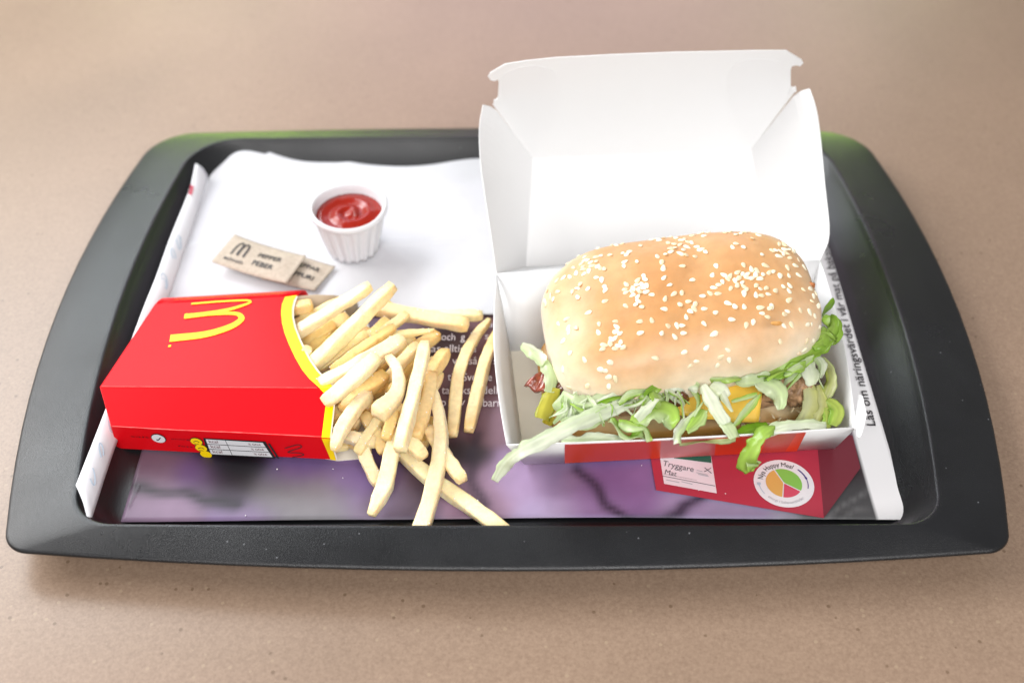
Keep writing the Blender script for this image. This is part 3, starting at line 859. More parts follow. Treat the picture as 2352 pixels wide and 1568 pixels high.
    def pdisc(name, x, y, rx, m, off=0.0007):
        c0 = pl3(x, y); u = (pl3(x + 10, y + 0.4) - c0).normalized(); w = n3.cross(u)
        r = rx * (c0 - ORG).length / FPX
        return mk(name, [c0 + n3 * off + u * math.cos(k * math.pi / 12) * r + w * math.sin(k * math.pi / 12) * r for k in range(24)], [tuple(range(24))], m, sp, smooth=False)
    pdisc('symbol_ring', 365, 1004, 16.5, M['black'], 0.0006); pdisc('white_symbol', 365, 1004, 15, M['paper'], 0.0008)
    for x, y in ((452, 1011), (463, 1026), (474, 1040)):
        pdisc('symbol_ring', x, y, 14.5, M['black'], 0.0006); pdisc('yellow_symbol', x, y, 13, M['yellow'], 0.0008)
    g = Geo()
    ribbon_on(g, [(361, 1005), (364, 1007), (370, 1001)], [2.5, 2.5, 2], Cl, n3, 0.0010)
    for x, y in ((452, 1011), (463, 1026)):
        ribbon_on(g, [(x - 7, y), (x, y - 2), (x + 7, y + 1)], [2, 2, 2], Cl, n3, 0.0010)
        ribbon_on(g, [(x - 5, y + 4), (x + 6, y + 5)], [1.5, 1.5], Cl, n3, 0.0010)
    ribbon_on(g, [(655, 1026), (685, 1018), (692, 1024), (668, 1032), (664, 1036), (690, 1037), (697, 1042), (672, 1047)], [2.5] * 8, Cl, n3, 0.0008)
    ribbon_on(g, [(618, 1016), (640, 1050)], [5, 5], Cl, n3, 0.0006)
    g.make('side_symbols', M['black'], sp)['kind'] = 'stuff'
carton()

# ------------------------------------------------------------------ fries
PALE = Vector((0.84, 0.67, 0.36)); CREAM = Vector((0.88, 0.81, 0.59)); GOLD = Vector((0.70, 0.38, 0.08)); BROWN = Vector((0.50, 0.22, 0.045))
FG = 'french fries spilling from the red carton'
def fry(pts, widths, tone, label, seed, roll=0.0, thick=0.9):
    rnd = random.Random(seed)
    P3 = [P(*p) for p in pts]
    wd = [w * (p - ORG).length / FPX * 0.80 * rnd.uniform(0.90, 1.03) for w, p in zip(widths, P3)]
    path, w = smooth_path(P3, wd, 14 if len(P3) < 3 else max(5, 18 // (len(P3) - 1)))
    n = len(path)
    core = CREAM.lerp(PALE, min(1, tone * 2)) if tone < 0.5 else PALE.lerp(GOLD, (tone - 0.5) * 1.7)
    edge = PALE.lerp(GOLD, 0.30 + tone * 0.6)
    S = 20
    tint = Vector((1, rnd.uniform(0.95, 1.03), rnd.uniform(0.82, 1.10))) * rnd.uniform(0.93, 1.05)
    core = Vector((core.x * tint.x, core.y * tint.y, core.z * tint.z))
    v, f, c = [], [], []
    side0 = None
    for i, p in enumerate(path):
        t = (path[min(i + 1, n - 1)] - path[max(i - 1, 0)]).normalized()
        s = t.cross(UP)
        if s.length < 0.2: s = t.cross(Vector((0, 1, 0)))
        s.normalize(); u = s.cross(t).normalized()
        q = Matrix.Rotation(roll + 0.15 * math.sin(i * 0.3 + seed), 3, t)
        s, u = q @ s, q @ u
        end = min(i, n - 1 - i)
        k = (0.80, 0.93, 1.0)[min(end, 2)]
        hw = w[i] / 2 * k; hh = hw * thick
        for j in range(S):
            a = 2 * math.pi * (j + 0.5) / S
            ca, sa = math.cos(a), math.sin(a)
            e = 0.30
            x = math.copysign(abs(ca) ** e, ca); y = math.copysign(abs(sa) ** e, sa)
            pos = p + s * x * hw + u * y * hh
            d = noise.noise(pos * 160 + Vector((seed, 0, 0))) * 0.0006 + noise.noise(pos * 600 + Vector((0, seed, 0))) * 0.00022
            pos = pos + (s * x + u * y) * d * 0.8
            v.append(pos)
            corner = min(abs(x), abs(y)) ** 3
            nz = noise.noise(pos * 110 + Vector((seed * 3, 1, 0)))
            kk = 0.62 * corner + 0.34 * (nz + 0.15) + (0.5 if end < 2 else 0.15 if end < 4 else 0) * (0.5 + tone)
            col = core.lerp(edge, max(0, min(1, kk)))
            sp_ = noise.noise(pos * 330 + Vector((seed, 7, 0)))
            if sp_ > 0.45: col = col.lerp(BROWN, min(0.8, (sp_ - 0.45) * 2.0 * (0.4 + tone)))
            c.append(col)
    for i in range(n - 1):
        for j in range(S):
            a = i * S + j; b = i * S + (j + 1) % S; f.append((a, b, b + S, a + S))
    for ring_, pt, dirn in ((0, path[0], -1), (n - 1, path[-1], 1)):
        t = (path[min(ring_ + 1, n - 1)] - path[max(ring_ - 1, 0)]).normalized()
        ci = len(v); v.append(pt + t * dirn * w[ring_] * 0.10); c.append(core.lerp(edge, 0.5))
        for j in range(S):
            f.append((ring_ * S + j, ring_ * S + (j + 1) % S, ci))
    o = mk('french_fry', v, f, M['fry'], cols=c)
    tag(o, label, 'french fry', FG)
    return o
FR = [
 # points (x, y, z), width, tone, label, roll
 ([(655, 782, 0.026), (770, 708, 0.038), (851, 656, 0.047)], [36, 36, 31], 0.12, 'pale straight fry nearest the carton ridge, tip over the napkin', 0.1),
 ([(690, 866, 0.028), (800, 760, 0.040), (903, 655, 0.052)], [42, 43, 36], 0.22, 'long thick pale fry rising highest toward the ketchup cup', -0.1),
 ([(855, 707, 0.026), (970, 728, 0.023), (1075, 747, 0.021)], [38, 40, 38], 0.42, 'thick horizontal fry with square end pointing at the burger box', 0.15),
 ([(900, 726, 0.0165), (1010, 725, 0.0155), (1108, 724, 0.0150)], [30, 32, 30], 0.10, 'pale fry lying behind the square ended horizontal fry', 0.0),
 ([(872, 684, 0.024), (908, 708, 0.021)], [16, 14], 0.75, 'thin brown sliver of fry peeking behind the highest fry', 0.0),
 ([(762, 850, 0.031), (840, 795, 0.036), (906, 750, 0.038)], [28, 30, 26], 0.62, 'golden bumpy fry lying against the longest upright fry', 0.2),
 ([(735, 885, 0.034), (830, 836, 0.041), (927, 778, 0.044)], [44, 46, 42], 0.10, 'wide pale fry with blunt end just behind the bright cut tip', 0.1),
 ([(745, 925, 0.038), (815, 868, 0.047), (868, 818, 0.052)], [46, 47, 42], 0.0, 'brightest white topped fry coming straight out of the mouth', 0.3),
 ([(880, 775, 0.027), (940, 766, 0.026), (998, 757, 0.026)], [30, 24, 8], 0.35, 'short fry tapering to a needle thin tip', 0.2),
 ([(893, 820, 0.046), (913, 852, 0.047), (915, 893, 0.046), (896, 925, 0.047), (868, 950, 0.048)], [28, 34, 38, 50, 62], 0.18, 'hook shaped curled fry with broad ragged end', 0.0),
 ([(977, 788, 0.043), (950, 905, 0.044), (918, 1032, 0.044)], [38, 42, 45], 0.18, 'long straight fry standing alone across the middle of the heap', 0.12),
 ([(1024, 808, 0.024), (995, 850, 0.027), (955, 900, 0.029)], [36, 40, 38], 0.66, 'golden fry whose tip rests on the white printed words', 0.2),
 ([(994, 858, 0.032), (978, 930, 0.034), (956, 1003, 0.034)], [34, 40, 38], 0.55, 'golden fry directly beside the long straight middle fry', -0.1),
 ([(990, 880, 0.030), (1009, 958, 0.029), (1012, 1030, 0.026), (996, 1115, 0.022), (966, 1222, 0.0175), (956, 1252, 0.0145)], [28, 36, 42, 47, 50, 48], 0.08, 'very long bowed fry reaching down to the front tray rim', 0.15),
 ([(905, 1022, 0.015), (985, 1095, 0.015), (1070, 1155, 0.0145), (1180, 1236, 0.0135)], [38, 42, 45, 48], 0.15, 'diagonal fry reaching the front rim beside the bowed one', 0.1),
 ([(985, 985, 0.024), (1030, 1058, 0.0235), (1063, 1103, 0.0230)], [38, 42, 40], 0.30, 'rounded stubby fry lying across the diagonal front fry', 0.2),
 ([(912, 985, 0.027), (897, 1050, 0.023), (884, 1115, 0.0175), (852, 1182, 0.0140)], [40, 44, 46, 32], 0.16, 'curved fry with rounded tip hanging onto the purple print', 0.0),
 ([(832, 995, 0.020), (840, 1048, 0.0165), (868, 1112, 0.0130)], [40, 44, 34], 0.08, 'front left fry joining the curved round tipped fry', 0.1),
 ([(846, 905, 0.036), (810, 945, 0.037), (782, 990, 0.034), (768, 1035, 0.029)], [40, 42, 38, 26], 0.15, 'curved pale fry hugging the yellow edge at the carton corner', 0.1),
 ([(775, 998, 0.021), (862, 1016, 0.0225)], [34, 35], 0.25, 'short level fry lying under the corner fry at the mouth', 0.2),
 ([(835, 950, 0.024), (860, 990, 0.023), (880, 1040, 0.019)], [34, 36, 34], 0.62, 'golden fry in the gap below the hook shaped one', 0.1),
 ([(925, 985, 0.032), (950, 1020, 0.030), (974, 1050, 0.028)], [40, 44, 38], 0.30, 'short blunt fry below the foot of the long straight fry', 0.1),
 ([(1124, 734, 0.0140), (1085, 785, 0.0135), (1056, 850, 0.0128), (1045, 930, 0.0125), (1040, 1000, 0.0125)], [20, 30, 36, 38, 34], 0.40, 'slim curved fry lying flat across the white printed words', 0.0),
 ([(1142, 760, 0.0140), (1115, 830, 0.0130), (1096, 905, 0.0122), (1076, 988, 0.0120)], [26, 34, 36, 34], 0.45, 'slim brown ended fry lying closest to the burger box', 0.1),
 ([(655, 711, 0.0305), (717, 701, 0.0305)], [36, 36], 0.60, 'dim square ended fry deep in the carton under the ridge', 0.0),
 ([(695, 835, 0.030), (709, 795, 0.036)], [34, 32], 0.20, 'upright fry stub poking up right at the yellow edge', 0.2),
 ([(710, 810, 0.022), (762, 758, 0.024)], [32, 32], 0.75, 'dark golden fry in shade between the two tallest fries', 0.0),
 ([(800, 812, 0.026), (880, 748, 0.029)], [32, 30], 0.50, 'greyish fry tip half hidden behind the golden bumpy fry', 0.1),
 ([(905, 832, 0.021), (1005, 768, 0.0185)], [40, 36], 0.72, 'deep golden fry sloping down behind the needle tipped one', 0.1),
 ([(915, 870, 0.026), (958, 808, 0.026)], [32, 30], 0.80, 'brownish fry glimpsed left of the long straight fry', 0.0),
 ([(968, 862, 0.020), (998, 823, 0.0185)], [26, 24], 0.60, 'small fry tip showing right of the long straight fry', 0.0),
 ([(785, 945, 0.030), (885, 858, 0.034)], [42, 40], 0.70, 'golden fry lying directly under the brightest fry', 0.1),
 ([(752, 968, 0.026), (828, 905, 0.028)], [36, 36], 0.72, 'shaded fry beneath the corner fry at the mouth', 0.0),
 ([(905, 945, 0.032), (888, 1010, 0.028)], [34, 34], 0.66, 'golden fry right behind the ragged hook end', 0.0),
 ([(990, 960, 0.0165), (962, 1022, 0.0160)], [30, 30], 0.72, 'low golden fry in the dark gap above the rounded stub', 0.0),
 ([(752, 1030, 0.015), (800, 1024, 0.014)], [26, 22], 0.30, 'small fry end at the lowest corner of the mouth', 0.0),
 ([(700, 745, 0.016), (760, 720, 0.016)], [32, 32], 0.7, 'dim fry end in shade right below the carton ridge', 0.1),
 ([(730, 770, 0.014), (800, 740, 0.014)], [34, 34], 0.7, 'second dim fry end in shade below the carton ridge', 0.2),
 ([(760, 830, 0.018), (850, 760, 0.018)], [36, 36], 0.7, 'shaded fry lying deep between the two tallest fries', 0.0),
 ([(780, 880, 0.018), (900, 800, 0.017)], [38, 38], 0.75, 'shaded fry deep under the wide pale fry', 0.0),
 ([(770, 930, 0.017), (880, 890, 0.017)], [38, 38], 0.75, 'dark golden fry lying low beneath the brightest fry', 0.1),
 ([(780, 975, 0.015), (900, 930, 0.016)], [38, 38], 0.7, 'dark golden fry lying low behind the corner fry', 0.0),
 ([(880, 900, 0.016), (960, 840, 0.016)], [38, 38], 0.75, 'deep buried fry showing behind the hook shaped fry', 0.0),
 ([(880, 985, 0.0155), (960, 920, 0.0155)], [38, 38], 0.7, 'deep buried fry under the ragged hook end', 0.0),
]
 # further fries packed under the measured ones
FR += [
 ([(700, 790, 0.018), (800, 728, 0.026)], [38, 36], 0.45, 'fry in half shade between the ridge fry and the highest fry', 0.3),
 ([(720, 850, 0.026), (845, 770, 0.031)], [38, 36], 0.35, 'pale fry squeezed under the longest upright fry', 0.2),
 ([(840, 790, 0.027), (890, 735, 0.030)], [34, 32], 0.55, 'golden fry end just right of the longest upright fry', 0.1),
 ([(780, 905, 0.024), (900, 795, 0.029)], [38, 38], 0.40, 'fry lying under the wide pale fry from the mouth', 0.2),
 ([(860, 850, 0.022), (945, 775, 0.022)], [38, 36], 0.60, 'golden fry sloping beneath the needle tipped fry', 0.3),
 ([(900, 900, 0.021), (975, 815, 0.021)], [38, 34], 0.50, 'fry running under the top of the long straight fry', 0.1),
 ([(805, 985, 0.017), (850, 915, 0.025)], [38, 36], 0.55, 'golden fry between the corner fry and the hook', 0.2),
 ([(850, 1020, 0.016), (925, 930, 0.025)], [38, 36], 0.62, 'golden fry crossing below the ragged hook end', 0.1),
 ([(900, 1060, 0.015), (945, 960, 0.024)], [36, 36], 0.50, 'fry slanting below the long straight middle fry', 0.2),
 ([(940, 1010, 0.020), (990, 905, 0.022)], [36, 34], 0.68, 'amber fry in the shade right of the long straight fry', 0.1),
 ([(800, 1020, 0.015), (868, 1000, 0.0155)], [34, 32], 0.6, 'flat golden fry low beside the front left fry', 0.1),
 ([(672, 752, 0.022), (790, 690, 0.030)], [36, 32], 0.40, 'fry lying along the pale lining behind the ridge fry', 0.1),
 ([(690, 800, 0.020), (770, 745, 0.027)], [34, 32], 0.65, 'dim golden fry under the straight fry nearest the ridge', 0.2),
 ([(870, 770, 0.030), (935, 722, 0.029)], [30, 28], 0.30, 'slim pale fry crossing below the square ended horizontal fry', 0.2),
 ([(890, 870, 0.030), (960, 790, 0.032)], [30, 28], 0.30, 'slim fry between the hook and the long straight fry', 0.1),
 ([(960, 960, 0.026), (1012, 860, 0.024)], [30, 28], 0.45, 'slim fry leaning against the bowed front fry', 0.1),
 ([(820, 1040, 0.020), (872, 960, 0.028)], [32, 30], 0.30, 'slim pale fry rising between corner fry and hook end', 0.1),
 ([(955, 1040, 0.0150), (1002, 975, 0.0165)], [34, 32], 0.62, 'golden fry lying low behind the bowed front fry', 0.1),
]
for k, (pts, w, tone, lab, roll) in enumerate(FR):
    fry(pts, w, tone, lab, 11 + k * 3, roll)

# ------------------------------------------------------------------ burger box
def burger_box():
    ZF, ZR = 0.0098, 0.0488
    root = empty('burger_box', P(1560, 900, ZF), 'open white clamshell burger box with red printed front band', 'burger box')
    FL, FRt, BL_, BRt = P(1164, 1021, ZR), P(1966, 981, ZR), P(1140, 629, ZR), P(1884, 597, ZR)
    fl, fr = P(1205, 1066, ZF), P(1917, 1029, ZF)
    def inset(rim, dx, dy): return Vector((rim.x + dx, rim.y + dy, ZF))
    bl, br = inset(BL_, 0.0075, -0.020), inset(BRt, -0.0085, -0.020)
    def grid(name, A, B, par, m=M['card'], solid=0.0005, n=1):
        """a folded panel between two edges given as equal lists of points"""
        g = Geo()
        rows = [[a.lerp(b, k / n) for a, b in zip(A, B)] for k in range(n + 1)]
        for r0, r1 in zip(rows, rows[1:]): g.quadstrip(r0, r1)
        return g.make(name, m, par, solid=solid, smooth=True)
    def edge(a, b, n=12, bulge=Vector((0, 0, 0)), p=1.0):
        return [a.lerp(b, k / n) + bulge * math.sin(math.pi * (k / n) ** p) for k in range(n + 1)]
    base = mk('box_base', [fl, fr, br, bl], [(0, 1, 2, 3)], M['cream'], root, smooth=False, solid=0.0005)
    front_low, front_top = edge(fl, fr), edge(FL, FRt, bulge=Vector((0, -0.0012, 0)))
    grid('front_wall', front_low, front_top, base)
    grid('back_wall', edge(bl, br), edge(BL_, BRt), base)
    grid('side_wall', edge(fl, bl), edge(FL, BL_, bulge=Vector((-0.0034, 0, 0))), base, n=3)
    grid('side_wall', edge(fr, br), edge(FRt, BRt, bulge=Vector((0.0030, 0, 0))), base, n=3)
    tab = [P(x, y, z) for x, y, z in ((1972, 905, ZR - 0.003), (1957, 982, ZR - 0.0005), (1967, 986, ZR), (1968, 1001, ZR), (1972, 1005, ZR), (1978, 1003, ZR), (1985, 982, ZR), (1991, 952, ZR), (1982, 910, ZR))]
    mk('locking_tab', tab, [tuple(range(len(tab)))], M['card'], base, smooth=False, solid=0.0006)
    fn = plane3(fl, fr, FL)
    if fn.y > 0: fn = -fn
    def band(u0, u1, m, s0=0.0, s1=0.0, n=8):
        g = Geo()
        def pt(u, t):
            x = u * 12; k = min(11, int(x)); q = x - k
            return front_low[k].lerp(front_low[k + 1], q).lerp(front_top[k].lerp(front_top[k + 1], q), t) + fn * 0.0005
        rows = []
        for j in range(4):
            t = 0.0 + 0.965 * j / 3
            rows.append([pt(u0 + s0 * t + (u1 + s1 * t - u0 - s0 * t) * k / n, t) for k in range(n + 1)])
        for r0, r1 in zip(rows, rows[1:]): g.quadstrip(r0, r1)
        g.make('front_band', m, base)
    band(0.128, 0.4325, M['redprint'], 0.036, 0.005)
    band(0.4325, 0.609, M['pinkband'], 0.005, -0.014)  # pink stretch in the middle of the band
    band(0.609, 0.760, M['redprint'], -0.014, -0.014)
    band(0.760, 0.838, M['lightred'], -0.014, -0.008)  # lighter red stretch near the right end
    band(0.838, 0.876, M['redprint'], -0.008, -0.020)
    # ---- lid folded back behind the base
    Ql, Qr = P(1208, 613, 0.0128), P(1765, 588, 0.0128)
    Rl, Rr = P(1223, 363, 0.0455), P(1725, 343, 0.0455)
    lid = mk('box_lid', [Ql, Qr, Rr, Rl], [(0, 1, 2, 3)], M['card'], root, smooth=False, solid=0.0005)
    mk('lid_back_wall', [BL_, BRt, Qr, Ql], [(0, 1, 2, 3)], M['card'], lid, smooth=False, solid=0.0005)
    mid = (Rl + Rr) / 2
    T = Vector((mid.x, mid.y - 0.0115, mid.z + 0.073))
    n = (Rr - Rl).cross(T - mid).normalized()
    if n.y > 0: n = -n
    F = lambda x, y, off=0.0: onplane(x, y, Rl, n) + n * off
    ol = [(1223, 363), (1132, 240), (1144, 222), (1146, 190), (1144, 183), (1136, 186), (1128, 185), (1121, 176), (1126, 167), (1160, 147), (1210, 139), (1278, 132), (1413, 125), (1548, 120), (1738, 116), (1806, 116),
          (1841, 137), (1845, 145), (1838, 152), (1828, 150), (1819, 152), (1816, 160), (1816, 198), (1829, 206), (1725, 343)]
    mk('lid_front_wall', [F(*p) for p in ol], [tuple(range(len(ol)))], M['card'], lid, smooth=False, solid=0.0005)
    for pts in ([(1228, 352), (1158, 222), (1160, 170), (1215, 150), (1262, 158), (1284, 180), (1281, 230), (1262, 300)],
                [(1722, 334), (1800, 205), (1804, 150), (1740, 134), (1690, 146), (1672, 180), (1676, 225), (1700, 290)]):
        q, _ = smooth_path([F(x, y, 0.0004) for x, y in pts + pts[:1]], [0] * (len(pts) + 1), 5)
        mk('glue_flap', q[:-1], [tuple(range(len(q) - 1))], M['card'], lid, smooth=False, solid=0.0003)
    for R_, Q_, H_, outer, nub in (
        (Rl, Ql, BL_, [(1109, 241, 0.0935), (1101, 293, 0.087), (1103, 369, 0.0775), (1113, 445, 0.0690), (1126, 530, 0.0590)], [(1143, 226), (1134, 228), (1134, 243)]),
        (Rr, Qr, BRt, [(1860, 204, 0.0935), (1874, 246, 0.090), (1883, 300, 0.084), (1895, 425, 0.0700), (1905, 538, 0.0570)], [(1816, 201), (1827, 197), (1829, 209)])):
        out, _ = smooth_path([P(*p) for p in outer] + [H_], [0] * 6, 4)
        N = len(out)
        inn = [R_.lerp(Q_, k / (N - 1)) for k in range(N)]
        fe = F(*nub[2], 0.0012)       # where the wall meets the lid's front wall
        g = Geo(); rows = []
        for k in range(9):
            t = k / 8
            row = []
            for i in range(N):
                lin = inn[i].lerp(out[i], t)
                tt = 0.80
                pw = R_.lerp(fe, t / tt) if t <= tt else fe.lerp(out[0], (t - tt) / (1 - tt))
                row.append(lin + (pw - inn[0].lerp(out[0], t)) * max(0.0, 1 - i / (N - 1) * 1.6) ** 2)
            rows.append(row)
        for r0, r1 in zip(rows, rows[1:]): g.quadstrip(r0, r1)
        g.make('lid_side_wall', M['card'], lid, solid=0.0003, smooth=False)
        mk('hinge_notch', [F(*nub[0], 0.0006), F(*nub[1], 0.0006), F(*nub[2], 0.0006), F(nub[0][0] + (6 if nub[0][0] < 1400 else -6), nub[0][1] + 16, 0.0006)], [(0, 1, 2, 3)], M['card'], lid, smooth=False, solid=0.0004)
burger_box()

# ------------------------------------------------------------------ burger
BUN_C = Vector((0.0858, 0.4218, 0.0518)); 
BROT = Matrix.Rotation(R(6), 3, 'Z') @ Matrix.Rotation(R(-5.0), 3, 'Y') @ Matrix.Rotation(R(7), 3, 'X')
def superpt(th, ph, a, b, hu, hd, e1=0.58, e2=0.72):
    c, s = math.cos(ph), math.sin(ph)
    ct, st = math.cos(th), math.sin(th)
    sp_ = lambda x, e: math.copysign(abs(x) ** e, x)
    k = sp_(c, e2)
    return Vector((a * k * sp_(ct, e1), b * k * sp_(st, e1), (hu if s >= 0 else hd) * sp_(s, e2)))
def burger():
    root = empty('hamburger', Vector((0.0835, 0.412, 0.0103)), 'long sesame bun burger with lettuce, cheese and patty in the open box', 'hamburger')
    # ---- top bun
    a, b, hu, hd = 0.0695, 0.0445, 0.0335, 0.0080
    def bunp(th, ph, out=0.0):
        p = superpt(th, ph, a, b, hu, hd)
        d = 1 + 0.020 * noise.noise(p * 26) + 0.012 * noise.noise(p * 70)
        p = Vector((p.x * d, p.y * d, p.z * d))
        # the near side sags lower at the left end than at the right
        if p.y < 0: p.y *= 1 - 0.15 * p.x / a
        p.z += 0.0045 * (p.x / a) * max(0.0, 1 - max(0.0, p.z) / (0.7 * hu)) * max(0.0, min(1.0, 0.5 - p.y / b))
        # shallow dents across the dome
        p.z -= 0.0016 * math.exp(-((p.x - 0.012) / 0.010) ** 2 - ((p.y - 0.012) / 0.022) ** 2) * (p.z > 0)
        p.z -= 0.0012 * math.exp(-((p.x + 0.034) / 0.009) ** 2 - ((p.y + 0.012) / 0.022) ** 2) * (p.z > 0)
        return p
    v, f, c = [], [], []
    NT, NP = 110, 46
    pale = Vector((0.72, 0.52, 0.33)); lite = Vector((0.79, 0.69, 0.54)); gold = Vector((0.58, 0.325, 0.145)); deep = Vector((0.47, 0.215, 0.070))
    for j in range(NP + 1):
        ph = -math.pi / 2 + math.pi * j / NP
        for i in range(NT):
            th = 2 * math.pi * i / NT
            p = bunp(th, ph)
            v.append(BUN_C + BROT @ p)
            hgt = p.z / hu
            q = hgt + 0.17 * noise.noise(p * 34) + 0.07 * noise.noise(p * 120) + 0.05 * noise.noise(Vector((p.x * 60, p.y * 240, p.z * 240)))
            if q < 0.15: col = lite
            elif q < 0.50: col = lite.lerp(pale, (q - 0.15) / 0.35)
            elif q < 0.80: col = pale.lerp(gold, (q - 0.50) / 0.30)
            else: col = gold.lerp(deep, min(1, (q - 0.80) / 0.40))
            c.append(col)
    for j in range(NP):
        for i in range(NT):
            A = j * NT + i; B = j * NT + (i + 1) % NT; f.append((A, B, B + NT, A + NT))
    bun = mk('bun_top', v, f, M['bun'], root, cols=c)
    # ---- sesame seeds, each its own piece
    def seed_mesh(k):
        rnd = random.Random(k)
        L_, W_, T_ = 0.00195 * rnd.uniform(0.88, 1.1), 0.00116 * rnd.uniform(0.9, 1.1), 0.00052
        sv, sf = [], []
        NS, NR = 10, 6
        for j in range(NR + 1):
            t = j / NR; x = -1 + 2 * t
            wv = (max(0, 1 - x * x)) ** 0.5 * (1 - 0.32 * x) * 0.95
            for i in range(NS):
                aa = 2 * math.pi * i / NS
                sv.append((x * L_, math.cos(aa) * wv * W_, math.sin(aa) * wv * T_))
        for j in range(NR):
            for i in range(NS):
                A = j * NS + i; B = j * NS + (i + 1) % NS; sf.append((A, B, B + NS, A + NS))
        me = bpy.data.meshes.new('sesame_seed'); me.from_pydata(sv, [], sf); me.materials.append(M['seed'] if k % 3 else M['tanseed'])
        for p in me.polygons: p.use_smooth = True
        return me
    meshes = [seed_mesh(k) for k in range(5)]
    base = wloc(bun)
    rnd = random.Random(21)
    placed = []
    def put(th, ph):
        p = bunp(th, ph); e = 0.02
        dp1 = bunp(th + e, ph) - p; dp2 = bunp(th, ph + e) - p
        n = dp1.cross(dp2)
        if n.length < 1e-12: return
        n.normalize()
        if n.dot(p) < 0: n = -n
        pw = BUN_C + BROT @ p; nw = (BROT @ n).normalized()
        for q in placed:
            if (q - pw).length < 0.0019: return
        placed.append(pw)
        # seeds lie flat, spin at random
        z = nw; x = z.orthogonal().normalized(); x = Matrix.Rotation(rnd.uniform(0, 6.28), 3, z) @ x
        tl = rnd.gauss(0, 0.22); x = (x + z * tl).normalized(); y = z.cross(x).normalized(); z = x.cross(y)
        m4 = Matrix((x, y, z)).transposed().to_4x4()
        o = bpy.data.objects.new('sesame_seed', rnd.choice(meshes)); COL.objects.link(o)
        o.parent = bun
        o.matrix_local = Matrix.Translation(pw - base + nw * 0.00006) @ m4 @ Matrix.Diagonal((rnd.uniform(0.9, 1.12),) * 3 + (1,))
    inv = BROT.inverted()
    clusters = []
    tries = 0
    while len(placed) < 288 and tries < 9000:
        tries += 1
        if clusters and rnd.random() < 0.40:
            cx, cy = rnd.choice(clusters); x, y = cx + rnd.gauss(0, 0.0034), cy + rnd.gauss(0, 0.0034)
        else:
            x, y = rnd.uniform(-1, 1) * a, rnd.uniform(-1, 1) * b
            if rnd.random() < 0.3: clusters.append((x, y))
        if y < -0.030 and rnd.random() < 0.30: continue
        if x < -0.055 and rnd.random() < 0.3: continue
        # invert the plan position to angles
        e1, e2 = 0.58, 0.72
        X, Y = abs(x / a), abs(y / b)
        k = (X ** (2 / e1) + Y ** (2 / e1)) ** (e1 / 2)
        if k > 0.965 or k < 0.01: continue
        ph = math.acos(min(1, k ** (1 / e2)))
        th = math.atan2(math.copysign(Y ** (1 / e1), y), math.copysign(X ** (1 / e1), x))
        put(th, ph)
    for _ in range(12):
        put(rnd.uniform(math.pi * 1.05, math.pi * 1.95), rnd.uniform(0.05, 0.35))

    # ---- rounded slabs for the lower layers
    def layer(name, ctr, a_, b_, hu_, hd_, m, colf=None, e1=0.55, e2=0.45, rough=0.0, rot=R(5), fr=30):
        v, f, c = [], [], []
        NT, NP = 96, 24
        Rm = Matrix.Rotation(rot, 3, 'Z')
        for j in range(NP + 1):
            ph = -math.pi / 2 + math.pi * j / NP
            for i in range(NT):
                th = 2 * math.pi * i / NT
                p = superpt(th, ph, a_, b_, hu_, hd_, e1, e2)
                p *= 1 + 0.02 * noise.noise(p * fr)
                if rough: p += p.normalized() * (rough * (noise.noise(p * 240) + 0.6 * noise.noise(p * 520)))
                v.append(ctr + Rm @ p)
                if colf: c.append(colf(p, ph, th))
        for j in range(NP):
            for i in range(NT):
                A = j * NT + i; B = j * NT + (i + 1) % NT; f.append((A, B, B + NT, A + NT))
        return mk(name, v, f, m, root, cols=c if colf else None)
    gb = Vector((0.50, 0.25, 0.065)); cr = Vector((0.74, 0.58, 0.36))
    bb = layer('bun_bottom', Vector((0.0835, 0.4135, 0.0200)), 0.0690, 0.0415, 0.0085, 0.0095, M['crumb'], lambda p, ph, th: gb.lerp(cr, max(0, min(1, (p.z - 0.0045) / 0.004 + (0.75 if math.cos(th) > 0.55 else 0) + 0.3 * noise.noise(p * 60)))))
    layer('patty', Vector((0.0905, 0.4160, 0.0345)), 0.0640, 0.0385, 0.0062, 0.0060, M['patty'], rough=0.0010, e2=0.5)
    # seeds along the exposed right part of the lower bun
    bbw = wloc(bb)
    for x, y, z in ((1742, 962, 0.029), (1775, 955, 0.030), (1790, 962, 0.028), (1820, 940, 0.031), (1836, 945, 0.030), (1810, 968, 0.026), (1724, 975, 0.027), (1760, 972, 0.026), (1708, 978, 0.026), (1696, 968, 0.029)):
        o = bpy.data.objects.new('sesame_seed', meshes[0]); COL.objects.link(o); o.parent = bb
        o.location = P(x, y, z) - bbw; o.rotation_euler = (R(50), rnd.uniform(-.4, .4), rnd.uniform(0, 6))
    # ---- cheese slice drooping at its front edge
    v, f = [], []
    nx, ny = 22, 16
    A0, A1 = P(1540, 955, 0.0345), P(1742, 964, 0.0335)
    B0, B1 = P(1540, 880, 0.0455), P(1755, 870, 0.0465)
    D0, D1 = P(1540, 780, 0.0460), P(1765, 760, 0.0470)
    for j in range(ny + 1):
        w = j / ny
        for i in range(nx + 1):
            u = i / nx
            p = A0.lerp(A1, u) * (1 - w) ** 2 + B0.lerp(B1, u) * 2 * w * (1 - w) + D0.lerp(D1, u) * w * w
            p = p + UP * (0.0012 * noise.noise(Vector((u * 4, w * 3, 0))) + 0.0018 * math.sin(u * 5) * (1 - w)) 
            p.y -= 0.002 * (1 - w) * math.sin(u * 3.1)
            v.append(p)
    for j in range(ny):
        for i in range(nx):
            q = j * (nx + 1) + i; f.append((q, q + 1, q + nx + 2, q + nx + 1))
    mk('cheese_slice', v, f, M['cheese'], root, solid=0.0022)
